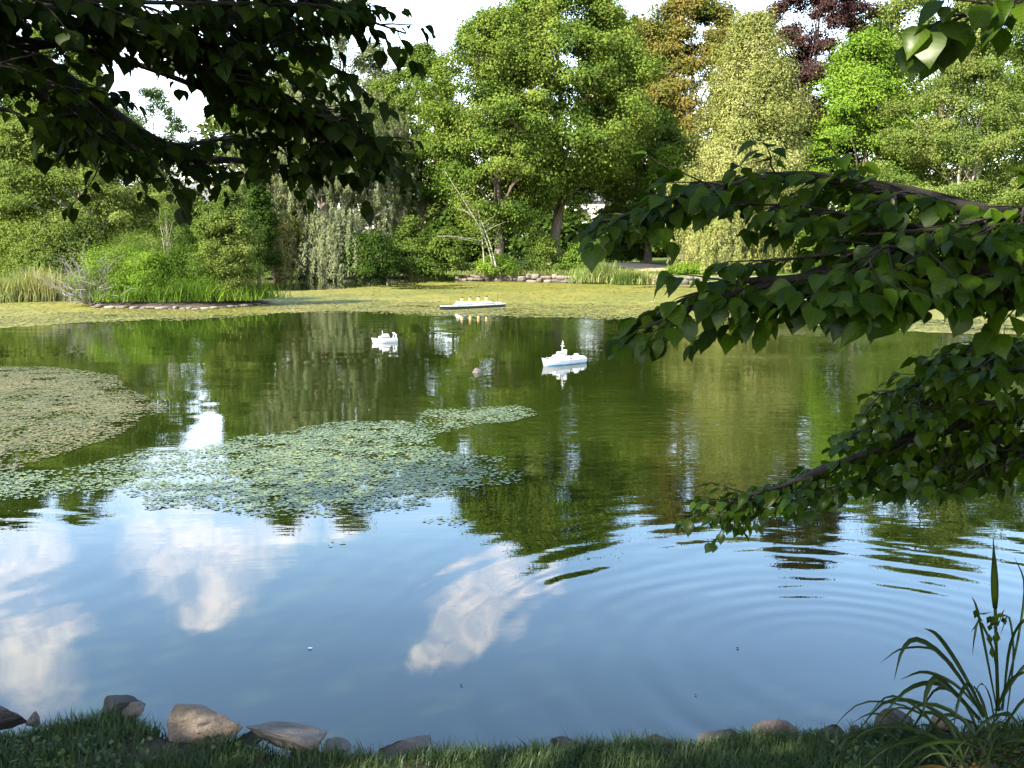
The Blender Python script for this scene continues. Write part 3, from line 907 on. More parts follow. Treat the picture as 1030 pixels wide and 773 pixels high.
rows = [(-190, 80, 40, 170), (-90, 90, 40, 150), (40, 96, 46, 120), (96, 104, 40, 56), (238, 104, 62, 74), (300, 110, 60, 90), (385, 108, 78, 80),
        (455, 118, 120, 70), (520, 120, 60, 90), (610, 112, 8, 110), (660, 122, 40, 90), (745, 118, 56, 90), (790, 124, 60, 80), (880, 118, 10, 110),
        (960, 112, 0, 120), (1060, 104, 5, 150), (1180, 92, 20, 190), (1320, 84, 30, 200), (-330, 62, 60, 190), (640, 104, 20, 60), (150, 108, 205, 70), (190, 100, 205, 60)]
wood('woodland', 'far wood of mixed green trees closing off the park', rows, 'wood', 44)
low_rows = [(px, 84 + (px * 7 % 13), 212 + (px * 5 % 17), 85) for px in (-120, -40, 30, 110, 190, 240, 300, 470, 560, 640, 800, 870, 940, 1010, 1090, 1180)]
back_rows = [(px, 150 + (px * 3 % 17), (206 if 105 < px < 225 else 150 + (px * 11 % 50)), 130 if not 60 < px < 270 else 80) for px in range(-260, 1320, 62)]
wood('woodland', 'farthest hazy line of low trees behind the park', back_rows, 'wood', 46)
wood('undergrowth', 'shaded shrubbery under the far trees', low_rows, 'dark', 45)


# ---- bushes along the shore (each one a thing)
def shrub(name, label, px, Y, ytop, ybot, wpx, leafm, N, leaf, seed, prof='dome', cat='shrub', aspect=0.6):
    return tree(name, label, px, Y, ytop, ybot, wpx, leafm, 'bark_dark', N, leaf, prof, cat, None, seed, trunk=0.05, K=max(20, N // 110), lobes=0.5, shell=0.35, squash=0.8, limbs=10, aspect=aspect, bunch=0.17)


shrub('shrub', 'rounded bright green shrub right of the pale trunk', 806, 66, 214, 272, 82, 'shrub', 11000, 0.17, 61)
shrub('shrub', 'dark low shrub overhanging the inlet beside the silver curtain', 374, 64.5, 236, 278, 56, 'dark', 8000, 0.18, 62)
shrub('shrub', 'mid green bush behind the small reed tuft', 412, 67, 222, 274, 52, 'elm2', 8000, 0.18, 63)
shrub('shrub', 'green bush between the two thick trunks', 545, 65.5, 236, 272, 50, 'elm2', 7000, 0.16, 64, 'cone')
shrub('shrub', 'leafy olive bush right of the tallest trunk', 592, 65, 242, 274, 46, 'shrub', 6500, 0.15, 65)
shrub('shrub', 'low lime green bush at the foot of the grey trunk', 500, 63.6, 258, 276, 42, 'lime', 4200, 0.13, 66)
shrub('shrub', 'dark bush beyond the sandy path', 625, 77, 232, 262, 48, 'dark', 6000, 0.18, 67)
shrub('shrub', 'small bright green mound on the stone edging', 694, 63.2, 266, 281, 36, 'lime', 3000, 0.12, 68)
shrub('shrub', 'dark shrub left of the leaning saplings', 452, 66, 232, 274, 44, 'elm2', 6000, 0.17, 69)
shrub('shrub', 'broad dark shrub at the shore behind the near branches', 905, 66, 232, 284, 100, 'shrub', 11000, 0.18, 70)
shrub('shrub', 'green shrub by the water at the far right shore', 1010, 62, 238, 288, 96, 'elm2', 11000, 0.18, 71)
shrub('shrub', 'light green willow scrub beside the left reeds', 60, 46.5, 222, 290, 110, 'left', 15000, 0.13, 72)
shrub('shrub', 'dark shrub behind the dead twigs of the island', 20, 52, 236, 292, 80, 'elm2', 9000, 0.17, 73)
shrub('shrub', 'deep green bush on the shore seen past the island', 150, 52, 226, 282, 70, 'elm2', 8000, 0.17, 74)
shrub('shrub', 'sunlit bush on the shore behind the right end of the island', 300, 68, 226, 272, 50, 'left', 6500, 0.17, 75)
shrub('shrub', 'dark evergreen bush left of the low willow bough', 235, 62, 220, 276, 50, 'dark', 7000, 0.18, 76)

# ------------------------------------------------------------------ island
ix = np.linspace(ICX - IRX * 1.3, ICX + IRX * 1.3, 70); iy = np.linspace(ICY - IRY * 1.3, ICY + IRY * 1.3, 56)
IX, IY = np.meshgrid(ix, iy)
IZ = np.maximum(island_z(IX, IY), -0.4)
ii = np.arange(IX.size).reshape(IX.shape)
tag(np_mesh('island', np.stack([IX, IY, IZ], -1), np.stack([ii[:-1, :-1], ii[:-1, 1:], ii[1:, 1:], ii[1:, :-1]], -1).reshape(-1, 4), M['soil'], smooth=True), 'small earth island in the pond', 'island', kind='structure')

for k, (px, py, w, top, m_, n_, lab) in enumerate([
        (116, 308, 78, 250, 'shrub', 9000, 'fresh green ferny bush at the left part of the island'),
        (152, 309, 74, 258, 'lime', 8000, 'brightest light green bush at the front of the island'),
        (192, 308, 76, 250, 'shrub', 9000, 'green leafy bush below the slender olive tree'),
        (230, 304, 62, 238, 'left', 9000, 'taller green bush at the right end of the island'),
        (140, 305, 100, 238, 'elm2', 10000, 'darker green bush at the back of the island')]):
    p = pw(px, py)
    Yb = p.y + (0.55 if k < 4 else 2.8)
    shrub('island_bush', lab, px, Yb, top, py - 3, w, m_, n_, 0.10, 80 + k, cat='bush', aspect=0.35)

# dead grey twigs at the left tip
r = np.random.default_rng(90)
p0 = pw(92, 309); base = Vector((p0.x, p0.y + 0.35, 0.10))
root = empty('dead_bush', base, 'bare grey tangle of dead twigs at the left tip of the island', 'dead bush')
mb = MB()
for k in range(150):
    a = r.uniform(0, 2 * math.pi); el = r.uniform(0.25, 1.35); l = r.uniform(0.7, 2.2)
    d = Vector((math.cos(a) * math.cos(el), math.sin(a) * math.cos(el) * 0.7, math.sin(el)))
    pts = [base + Vector((r.normal(0, .3), r.normal(0, .2), 0))]
    for q in range(6):
        d = (d + Vector((r.normal(0, .2), r.normal(0, .2), r.normal(0, .12) - 0.03))).normalized()
        pts.append(pts[-1] + d * l / 6)
        if q > 1 and r.random() < 0.75:
            e = (d + Vector((r.normal(0, .7), r.normal(0, .7), r.normal(0, .5)))).normalized()
            mb.tube([pts[-1], pts[-1] + e * l * 0.18, pts[-1] + e * l * 0.3 + Vector((0, 0, -0.04))], [0.008, 0.006, 0.003], 3, False)
    mb.tube(pts, [0.016 * (1 - 0.12 * q) for q in range(7)], 4, False)
mb.build('branch', M['twig'], root)
pts = spline([(p0.x + 0.2, p0.y + 0.3, 0.5), (p0.x + 0.9, p0.y + 0.1, 0.82), (p0.x + 1.8, p0.y, 0.66), (p0.x + 2.5, p0.y, 0.62)], 12)
mb = MB(); mb.tube(pts, [0.028 * (1 - 0.06 * k) for k in range(12)], 5)
mb.build('branch', M['twig'], root)

# leaning dead stick at the right part of the island
q0, q1 = at(228, 296, pw(228, 304).y + 0.6), at(246, 254, pw(228, 304).y + 0.9)
mb = MB(); mb.tube(spline([q0, q0.lerp(q1, 0.5) + Vector((0.08, 0, 0.02)), q1], 8), [0.045 - 0.004 * k for k in range(8)], 6)
tag(mb.build('dead_stick', M['twig'], smooth=True), 'bare grey stick leaning out of the island bushes', 'stick')


# ------------------------------------------------------------------ stones
def rock_mesh(name, c, s, mat, seed, cuts=9, rot=0.0, sub=4, rough=0.10, parent=None):
    """angular boulder: a sphere trimmed by random planes, then roughened in layers"""
    r = np.random.default_rng(seed)
    bm = bmesh.new()
    bmesh.ops.create_icosphere(bm, subdivisions=sub, radius=1.0)
    V = np.array([v.co[:] for v in bm.verts])
    for k in range(cuts):
        n = unit(r.normal(0, 1, 3) * np.array([1, 1, 0.8])); d = r.uniform(0.30, 0.66)
        h = V @ n
        V = np.where((h > d)[:, None], V - n * (h - d)[:, None], V)
    n = unit(V)
    f = fbm(V * 2.2 + seed, seed, 4) - 0.5
    lay = fbm(np.stack([V[:, 0] * 0.8, V[:, 1] * 0.8, V[:, 2] * 5 + V[:, 0] * 1.2], -1) + seed, seed + 5, 3) - 0.5
    V = V + n * (f * 2.2 * rough + lay * 1.6 * rough)[:, None]
    V = V / np.abs(V).max(0) * (np.array(s) / 2)
    ca, sa = math.cos(rot), math.sin(rot)
    V = np.stack([V[:, 0] * ca - V[:, 1] * sa, V[:, 0] * sa + V[:, 1] * ca, V[:, 2]], -1) + np.array(c)
    F = np.array([[v.index for v in f_.verts] for f_ in bm.faces]); bm.free()
    return np_mesh(name, V, F, mat, parent, smooth=False if sub < 3 else True)


def stone_row(name, label, pts, seed, hmin=0.12, hmax=0.28, wmin=0.3, wmax=0.8, rows=2):
    """dry laid edging: rows of rough blocks along a line"""
    r = np.random.default_rng(seed)
    VV, FF, nb = [], [], 0
    pts = [Vector(p) for p in pts]
    bm = bmesh.new(); bmesh.ops.create_icosphere(bm, subdivisions=2, radius=1.0)
    SV = np.array([v.co[:] for v in bm.verts]); SF = np.array([[v.index for v in f.verts] for f in bm.faces]); bm.free()
    for row in range(rows):
        z = 0.02
        for a, b in zip(pts, pts[1:]):
            d = b - a; l = d.length; u = r.uniform(0, 0.3); t = d.normalized(); nrm = Vector((-t.y, t.x, 0))
            while u < l:
                w = r.uniform(wmin, wmax); h = r.uniform(hmin, hmax)
                V = np.sign(SV) * np.abs(SV) ** 0.45
                V = V * np.array([w * 0.52, r.uniform(0.18, 0.3), h * 0.55]) * (1 + 0.5 * (fbm(SV * 1.6 + r.uniform(0, 99), 3, 2)[:, None] - 0.5))
                an = math.atan2(t.y, t.x) + r.normal(0, 0.10)
                ca, sa = math.cos(an), math.sin(an)
                c = a + t * (u + w / 2) + nrm * (r.normal(0, 0.05) + 0.10 * row)
                V = np.stack([V[:, 0] * ca - V[:, 1] * sa + c.x, V[:, 0] * sa + V[:, 1] * ca + c.y, V[:, 2] + row * hmax * 0.85 + h * 0.4 + r.normal(0, 0.02)], -1)
                VV.append(V); FF.append(SF + nb); nb += len(V); u += w * 0.98
    o = np_mesh(name, np.concatenate(VV), np.concatenate(FF), M['stone'], smooth=False)
    return tag(o, label, 'stone edging')


def shore(px_list, back=0.0):
    return [pw(px, py) + Vector((0, back, 0)) for px, py in px_list]


stone_row('stone_edging', 'low dry stone edging under the leaning saplings and thick trunks', shore([(456, 281.5), (500, 283.2), (545, 283.8), (585, 284.5)]), 101)
stone_row('stone_edging', 'low stone edging in front of the sandy path', shore([(655, 286), (690, 286), (728, 285.8), (770, 287)]), 102, 0.16, 0.3)
stone_row('stone_edging', 'low stone edging along the right shore behind the near branches', shore([(775, 287), (850, 289.2), (940, 292), (1040, 294.3), (1110, 296)]), 103)
stone_row('stone_edging', 'dark stone edging along the inlet behind the willow curtain', shore([(262, 281), (330, 279.3), (400, 279.8), (452, 281)]), 104, 0.1, 0.2, rows=1)
rim = []
for a in np.linspace(math.pi * 1.02, math.pi * 2.08, 22):
    d = 0.5
    while island_z(np.array([ICX + math.cos(a) * IRX * d]), np.array([ICY + math.sin(a) * IRY * d]))[0] > 0.05 and d < 1.4: d += 0.01
    rim.append((ICX + math.cos(a) * IRX * d, ICY + math.sin(a) * IRY * d, 0))
stone_row('stone_edging', 'pale flat stones rimming the front of the small island', rim, 105, 0.05, 0.13, 0.12, 0.45, rows=1)


# ------------------------------------------------------------------ reeds and grasses
def blades(name, label, spots, n, hmin, hmax, w, mat, seed, cat='reeds', kind=None, lean=0.25, bend=0.35):
    r = np.random.default_rng(seed)
    S = np.array(spots, float)           # x, y, z, rx, ry
    k = r.integers(0, len(S), n)
    P = np.stack([S[k, 0] + r.normal(0, 1, n) * S[k, 3] * 0.5, S[k, 1] + r.normal(0, 1, n) * S[k, 4] * 0.5, S[k, 2]], -1)
    h = r.uniform(hmin, hmax, n) * (0.45 + 1.1 * fbm(P * 0.9, seed, 3)); a = r.uniform(0, 2 * np.pi, n)
    D = np.stack([np.cos(a), np.sin(a), np.zeros(n)], -1); T = np.stack([-np.sin(a + r.normal(0, .6, n)), np.cos(a), np.zeros(n)], -1)
    ln = np.abs(r.normal(0, lean, n)) * h; bd = np.abs(r.normal(0, bend, n)) * h
    V = []
    for u, ww in ((0, 1), (0.4, 0.95), (0.75, 0.6), (1, 0.06)):
        c = P + D * (ln * u + bd * u * u)[:, None] + np.array([0, 0, 1]) * (h * u - bd * 0.45 * u ** 3)[:, None]
        V.append(c - T * (w * ww / 2)); V.append(c + T * (w * ww / 2))
    V = np.stack(V, 1)
    b = np.arange(n)[:, None] * 8
    F = np.concatenate([b + np.array([[0, 1, 3, 2]]), b + np.array([[2, 3, 5, 4]]), b + np.array([[4, 5, 7, 6]])])
    o = np_mesh(name, V, F, mat)
    return tag(o, label, cat, kind=kind)


def spot_at(px, py, dy, rx, ry, z=0.0):
    p = pw(px, py); return (p.x, p.y + dy, z, rx, ry)


blades('reed_bed', 'pale green reed bed along the left edge of the pond', [spot_at(px, 304 - px * 0.02, 0.3, 1.5, 0.7) for px in (-60, -30, -5, 15, 35, 55, 72)], 5200, 0.35, 1.45, 0.035, M['reed'], 111, lean=0.16, bend=0.25)
blades('reed_bed', 'pale sunlit reed clump in front of the olive bush', [spot_at(614, 286, 0.4, 1.6, 0.6, 0.1), spot_at(604, 285.5, 0.4, 1.4, 0.6, 0.1)], 2200, 0.3, 1.15, 0.04, M['reed'], 112, lean=0.2, bend=0.35)
blades('reed_bed', 'short pale reed tuft beside the stone edging and sandy path', [spot_at(636, 287, 0.3, 1.0, 0.5, 0.05)], 1000, 0.4, 0.9, 0.045, M['reed'], 113, lean=0.22, bend=0.35)
blades('reed_bed', 'small green reed tuft at the left end of the stone edging', [spot_at(442, 281.5, 0.3, 1.9, 0.6)], 1500, 0.6, 1.2, 0.04, M['reed'], 114, lean=0.15, bend=0.25)
blades('fern_patch', 'bright green ferny growth covering the top of the island', [(ICX + dx, ICY + dy, 0.25, 1.1, 0.7) for dx, dy in ((-2.2, -1.4), (-1.2, -1.9), (0, -2.0), (1.1, -1.9), (2.2, -1.4), (-0.5, -1.7), (0.6, -1.7), (0.4, 0.3), (-1, 0.3), (1.8, .4), (2.9, -.4), (-2.9, -.6))], 6500, 0.12, 0.75, 0.028, M['shrub'], 115, cat='ferns', lean=0.3, bend=0.5)
blades('grass', 'rough grass along the far shore above the stone edging', [(p.x, p.y + 1.2, 0.42, 1.6, 0.6) for p in [pw(px, 284) for px in range(470, 780, 14)]], 5200, 0.12, 0.4, 0.03, M['reed'], 116, cat='grass', kind='stuff', lean=0.3, bend=0.4)

# ---- leaning white saplings
def sapling(label, pts, rad, seed, twigs=5):
    r = np.random.default_rng(seed)
    P = spline(pts, 14)
    root = empty('birch_sapling', P[0], label, 'sapling')
    mb = MB(); rad *= 0.62; mb.tube(P, [rad * (1 - 0.055 * k) for k in range(14)], 7)
    mb.build('trunk', M['birch'], root, True)
    for k in range(twigs):
        i = r.integers(5, 13); p = P[i]
        d = Vector((r.normal(0, 1), r.normal(0, 0.6), r.uniform(0.1, 0.7))).normalized() * r.uniform(0.8, 1.8)
        mb = MB(); mb.tube([p, p + d * 0.5 + Vector((0, 0, .05)), p + d], [rad * 0.35, rad * 0.22, rad * 0.1], 5)
        mb.build('branch', M['birch'], root, True)
    n = 500
    i = r.integers(6, 14, n)
    Pp = np.array([P[k][:] for k in i]) + r.normal(0, 0.55, (n, 3))
    V, F = kites(Pp, unit(r.normal(0, 1, (n, 3)) + np.array([0, 0, .5])), r.normal(0, 1, (n, 3)), 0.15 * r.uniform(0.6, 1.2, n))
    np_mesh('crown', V, F, M['elm'], root)


sapling('tall white sapling stem leaning left, its top bare', [at(496, 268, 62.8), at(488, 240, 62.7), at(470, 208, 62.4), at(447, 172, 62)], 0.075, 121)
sapling('upright white sapling stem in the middle of the leaning three', [at(487, 267, 63), at(485, 240, 63.2), at(481, 212, 63.3)], 0.085, 122)
sapling('white sapling stem crossing in front, lowest of the three', [at(499, 269, 62.2), at(493, 246, 62.3), at(484, 222, 62.5)], 0.08, 123)

# ---- thick bare trunk right of the tallest trees is part of them; dead bough on the water's edge
mb = MB(); mb.tube(spline([at(440, 238, 62.2), at(455, 238, 62.0), at(470, 240, 62), at(488, 243, 62.2)], 10), [0.018] * 10, 6)
tag(mb.build('dead_branch', M['twig'], smooth=True), 'bare grey bough reaching left from the leaning saplings', 'branch')

# ------------------------------------------------------------------ path beyond the edging
mbp = MB()
cl = [(682, 0, 64.6), (672, 0, 66.5), (660, 0, 69), (640, 0, 72), (600, 0, 75), (540, 0, 79)]
prev = None
pth = spline([(at(px, 250, Y).x, Y, 0) for px, py, Y in cl], 26)
rowv = []
for k, p in enumerate(pth):
    t = (pth[min(k + 1, 25)] - pth[max(k - 1, 0)]).normalized(); nn = Vector((-t.y, t.x, 0))
    rowv.append([p + nn * w for w in (-1.7, -0.85, 0, 0.85, 1.7)])
fl = [q for rw in rowv for q in rw]
zz = ground_z(np.array([q.x for q in fl]), np.array([q.y for q in fl]))
mbp.v = [(q.x, q.y, float(z) + 0.09) for q, z in zip(fl, zz)]
mbp.f = [(k * 5 + i, k * 5 + i + 1, (k + 1) * 5 + i + 1, (k + 1) * 5 + i) for k in range(25) for i in range(4)]
tag(mbp.build('path', M['path'], smooth=True), 'sandy footpath curving behind the stone edging', 'path', kind='structure')

# ------------------------------------------------------------------ houses glimpsed through the trees
def house(name, label, px, Y, w, d, h, rh, wallm, seed, nwin=4):
    x = at(px, 240, Y).x; z = gz(x, Y)
    root = empty(name, (x, Y, z), label, 'house')
    b = MB(); b.box((x, Y + d / 2, z + h / 2 - 0.2), (w, d, h + 0.4)); b.build('wall', M[wallm], root)
    b = MB(); y0, y1 = Y - 0.4, Y + d + 0.4
    b.add([(x - w / 2 - .4, y0, z + h), (x + w / 2 + .4, y0, z + h), (x + w / 2 + .4, y1, z + h), (x - w / 2 - .4, y1, z + h), (x - w / 2 - .4, (y0 + y1) / 2, z + h + rh), (x + w / 2 + .4, (y0 + y1) / 2, z + h + rh)],
          [(0, 1, 5, 4), (2, 3, 4, 5), (0, 4, 3), (1, 2, 5), (3, 2, 1, 0)])
    rf = b.build('roof', M['roof'], root)
    b = MB(); b.box((x + w * .25, Y + d * .4, z + h + rh * .9), (.8, .8, 1.6)); b.build('chimney', M['brickwall'], rf)
    for s in range(2):
        for k in range(nwin):
            wx = x - w / 2 + w * (k + 0.5) / nwin; wz = z + h * (0.28 + 0.42 * s)
            f = MB(); f.box((wx, Y - 0.03, wz), (1.35, 0.10, 1.75)); fr = f.build('window', M['white'], root)
            f = MB(); f.box((wx, Y - 0.085, wz), (1.1, 0.03, 1.5)); f.build('pane', M['window'], fr)
    b = MB(); b.box((x + w / nwin * 0.02, Y - 0.04, z + 1.05), (1.1, 0.12, 2.1)); b.build('door', M['window'], root)
    return root


house('white_house', 'white house seen through the gap beyond the silver willow', 338, 128, 13, 9, 6.2, 2.6, 'siding', 1)
house('pink_house', 'pinkish house beside the white one beyond the willow', 404, 132, 7, 9, 5.5, 2.4, 'brickwall', 2, 2)
house('white_house', 'white house glimpsed low behind the island saplings', 182, 116, 12, 8, 5.6, 2.4, 'siding', 3)
house('white_house', 'white house glimpsed between the tall central trunks', 596, 134, 10, 8, 6.0, 2.4, 'siding', 4)

# ------------------------------------------------------------------ near bank with grass and stones
EDGE = [(-400, 3.38), (0, 3.42), (60, 3.50), (110, 3.58), (150, 3.44), (240, 3.31), (330, 3.24), (450, 3.27), (560, 3.33), (640, 3.36), (720, 3.38), (800, 3.42), (880, 3.48), (960, 3.50), (1040, 3.50), (1400, 3.42)]
ex = np.array([(px - CX) / FPX * y * 1.04 for px, y in EDGE]); ey = np.array([y for px, y in EDGE])


def edge_y(x):
    x = np.asarray(x, float)
    return np.interp(x, ex, ey) + (fbm(np.stack([x * 2.5, x * 0], -1), 61, 3) - 0.5) * 0.10


def bank_z(x, y):
    s = edge_y(x) - y
    n = (fbm(np.stack([x, y], -1) * 1.3, 62, 4) - 0.5) * 0.10
    return np.where(s > 0, 0.625 + n + 0.03 * np.clip(s, 0, 3), 0.625 + n * np.clip(1 + s * 4, 0, 1) + s * 2.2)


bxs = np.concatenate([np.linspace(-26, -3.2, 40), np.linspace(-3.1, 3.1, 90), np.linspace(3.2, 26, 40)])
bys = np.concatenate([np.linspace(-30, 2.4, 40), np.linspace(2.45, 4.05, 42)])
BX, BY = np.meshgrid(bxs, bys)
BZ = bank_z(BX, BY)
ii = np.arange(BX.size).reshape(BX.shape)
tag(np_mesh('near_bank', np.stack([BX, BY, BZ], -1), np.stack([ii[:-1, :-1], ii[:-1, 1:], ii[1:, 1:], ii[1:, :-1]], -1).reshape(-1, 4), M['soil'], smooth=True), 'shaded earth bank under the near grass', 'bank', kind='structure')


def lawn(n, seed, x0, x1, depth, hmin, hmax, w):
    r = np.random.default_rng(seed)
    x = r.uniform(x0, x1, n); y = edge_y(x) + 0.03 - depth * r.random(n) ** 1.3
    den = fbm(np.stack([x, y], -1) * 3.0, 71, 3)
    k = r.random(n) < np.clip(den * 2.6 - 0.45, 0.1, 1); x, y = x[k], y[k]; n = len(x)
    tuft = 0.65 + 0.9 * fbm(np.stack([x, y], -1) * 4.5, 72, 3)
    h = r.uniform(hmin, hmax, n) * tuft; a = r.uniform(0, 2 * np.pi, n)
    P = np.stack([x, y, bank_z(x, y) - 0.01], -1)
    D = np.stack([np.cos(a), np.sin(a), 0 * a], -1); T = np.stack([-np.sin(a), np.cos(a), 0 * a], -1)
    ln = np.abs(r.normal(0, .35, n)) * h; bd = np.abs(r.normal(0, .45, n)) * h
    ws = w * r.uniform(0.6, 1.2, n)
    V = []
    for u, ww in ((0, 1), (0.5, 0.85), (1, 0.05)):
        c = P + D * (ln * u + bd * u * u)[:, None] + np.array([0, 0, 1]) * (h * u - bd * .4 * u ** 3)[:, None]
        V += [c - T * (ws * ww / 2)[:, None], c + T * (ws * ww / 2)[:, None]]
    V = np.stack(V, 1); b = np.arange(n)[:, None] * 6
    F = np.concatenate([b + np.array([[0, 1, 3, 2]]), b + np.array([[2, 3, 5, 4]])])
    return V.reshape(-1, 3), F


V1, F1 = lawn(90000, 131, -2.3, 2.3, 0.75, 0.022, 0.066, 0.0038)
V2, F2 = lawn(50000, 132, -6, 6, 2.4, 0.03, 0.075, 0.006)
tag(np_mesh('grass', np.concatenate([V1, V2]), np.concatenate([F1, F2 + len(V1)]), M['grass']), 'shaded rough grass along the near bank', 'grass', kind='stuff')
# broad little weeds in the grass
r = np.random.default_rng(133)
n = 2600
x = r.uniform(-2.2, 2.3, n); y = edge_y(x) - 0.02 - 0.6 * r.random(n)
k = fbm(np.stack([x, y], -1) * 2.2, 75, 3) > 0.52; x, y = x[k], y[k]; n = len(x)
P = np.stack([x, y, bank_z(x, y) + r.uniform(0.015, 0.06, n)], -1)
Vw, Fw = kites(P, unit(r.normal(0, .5, (n, 3)) + np.array([0, -0.2, 1])), r.normal(0, 1, (n, 3)), r.uniform(0.012, 0.028, n), 0.7)
tag(np_mesh('weeds', Vw, Fw, M['grass']), 'small leafy weeds and clover among the near grass', 'weeds', kind='stuff')


def stone(px, py, wpx, hpx, Y, mat, label, seed, depth=0.8, rot=0.0, cuts=10, rough=0.09, cat='rock', name='rock'):
    c = at(px, py, Y); s = wpx / FPX * Y; h = hpx / FPX * Y
    o = rock_mesh(name, (0, 0, 0), (s, s * depth, h), M[mat], seed, cuts, rot, 5, rough)
    o.location = c
    return tag(o, label, cat)


stone(197, 724, 98, 56, 3.46, 'rock_tan', 'large tan angular rock on the near bank, biggest of the edge stones', 143, 0.7, 0.1)
stone(294, 742, 92, 50, 3.38, 'rock_grey', 'grey angular rock right of the large tan rock', 152, 0.75, -0.15)
stone(116, 716, 58, 30, 3.66, 'rock_dark', 'dark pointed rock behind the grass left of the tan rock', 155, 0.7)
stone(131, 717, 32, 26, 3.56, 'rock_grey', 'small pale grey rock in front of the dark pointed one', 147, 0.8)
stone(252, 744, 40, 24, 3.55, 'rock_dark', 'small dark wet stone between the tan rock and the grey rock', 149, 0.9)
stone(4, 721, 46, 26, 3.55, 'rock_dark', 'dark rock at the left edge of the near bank', 151, 0.8)
stone(33, 724, 16, 18, 3.55, 'rock_grey', 'tiny grey pointed stone near the left edge', 153, 0.8)
stone(334, 754, 42, 18, 3.50, 'rock_grey', 'flat grey stone low at the water right of the grey rock', 157, 0.9)
stone(410, 755, 62, 22, 3.34, 'rock_grey', 'flat brownish grey stone half sunk in the grass', 159, 0.8)
stone(566, 746, 36, 14, 3.46, 'rock_dark', 'small dark stone peeping over the grass in the middle', 161, 0.8)
stone(722, 743, 46, 24, 3.44, 'rock_dark', 'rounded dark grey stone left of the pinkish stone', 163, 0.8, cuts=5, rough=0.05)
stone(777, 739, 58, 26, 3.45, 'rock_pink', 'smooth pinkish brown stone set in the grass edge', 165, 0.8, cuts=5, rough=0.05)
stone(834, 738, 40, 18, 3.52, 'rock_dark', 'dark round stone right of the pinkish stone', 167, 0.8, cuts=5, rough=0.05)
stone(866, 738, 26, 18, 3.52, 'rock_pink', 'small reddish stone between two dark stones', 168, 0.8, cuts=5, rough=0.05)
stone(902, 728, 44, 30, 3.55, 'rock_dark', 'dark rounded stone under the arching sedge blades', 169, 0.9, cuts=4, rough=0.05)
stone(948, 730, 40, 26, 3.55, 'rock_dark', 'dark stone hidden behind the sedge clump', 171, 0.9, cuts=4, rough=0.05)
stone(660, 750, 50, 16, 3.46, 'rock_pink', 'low reddish stone just showing over the grass', 173, 0.8, cuts=5, rough=0.05)

# ------------------------------------------------------------------ sedge clump on the right
def blade_mesh(mb, pts, w, seg=12, fold=0.25, broad=0.35):
    P = spline(pts, seg); n = len(P); L_, Cc, Rr = [], [], []
    for k, p in enumerate(P):
        t = (P[min(k + 1, n - 1)] - P[max(k - 1, 0)]).normalized()
        s = t.cross(Vector((0.25, -1, 0.35))).normalized()
        nn = s.cross(t)
        u = k / (n - 1)
        ww = w * (0.55 + 0.45 * min(1, u / broad)) * (1 if u < 0.55 else max(0.03, 1 - ((u - 0.55) / 0.45) ** 1.7))
        L_.append(p - s * ww / 2 + nn * ww * fold); Cc.append(p); Rr.append(p + s * ww / 2 + nn * ww * fold)
    V = L_ + Cc + Rr
    F = [(k, k + 1, n + k + 1, n + k) for k in range(n - 1)] + [(n + k, n + k + 1, 2 * n + k + 1, 2 * n + k) for k in range(n - 1)]
    mb.add(V, F)


SY = 3.12
sb = at(992, 722, SY)
root = empty('sedge_clump', Vector((sb.x, sb.y, float(bank_z(sb.x, sb.y)))), 'clump of long arching dark green blades at the lower right corner', 'sedge')
mb = MB()
explicit = [([(990, 722, 0), (955, 668, 0), (925, 644, -.05), (908, 652, -.08), (899, 686, -.1)], .017),
            ([(992, 722, 0), (965, 672, .05), (943, 640, .05), (929, 632, .03)], .016),
            ([(986, 724, 0), (950, 690, -.1), (915, 692, -.15), (884, 724, -.2)], .015),
            ([(985, 724, 0), (945, 684, -.15), (932, 694, -.2), (928, 722, -.22)], .020),
            ([(988, 722, .05), (950, 660, .1), (910, 652, .1), (884, 668, .1)], .008),
            ([(1002, 712, .05), (990, 650, .05), (982, 612, .05), (977, 600, .05)], .011),
            ([(1004, 712, 0), (1000, 660, -.02), (985, 625, -.05), (980, 640, -.07), (978, 660, -.07)], .010),
            ([(1006, 715, 0), (1022, 650, 0), (1030, 590, 0), (1020, 560, 0)], .010),
            ([(1008, 715, 0), (1015, 650, -.05), (1028, 625, -.1), (1040, 630, -.1)], .014),
            ([(1000, 715, .1), (1030, 670, .1), (1060, 660, .1)], .013),
            ([(990, 722, .0), (975, 690, -.05), (965, 700, -.1), (958, 738, -.14)], .014),
            ([(990, 720, .1), (962, 690, .15), (930, 676, .2), (905, 684, .2)], .012),
            ([(1000, 720, -.05), (1015, 685, -.1), (1040, 672, -.15)], .014),
            ([(1012, 722, 0), (1019, 660, 0), (1014, 620, 0), (1006, 640, 0)], .009)]
for pts, w in explicit:
    mb.add([], [])
    blade_mesh(mb, [at(px, py, SY + dy) for px, py, dy in pts], w)
r = np.random.default_rng(181)
for k in range(70):
    a = r.uniform(0, 2 * math.pi); l = r.uniform(0.18, 0.55); up = r.uniform(0.05, 0.3)
    b0 = sb + Vector((r.normal(0.04, .08), r.normal(0.0, .08), 0)); b0.z = float(bank_z(b0.x, b0.y)) - 0.01
    d = Vector((math.cos(a), math.sin(a) * 0.8, 0))
    blade_mesh(mb, [b0, b0 + d * l * .35 + Vector((0, 0, up * .8)), b0 + d * l * .75 + Vector((0, 0, up * .9)), b0 + d * l + Vector((0, 0, up * .35))], r.uniform(.006, .016))
mb.build('blade', M['sedge'], root)
mb = MB()
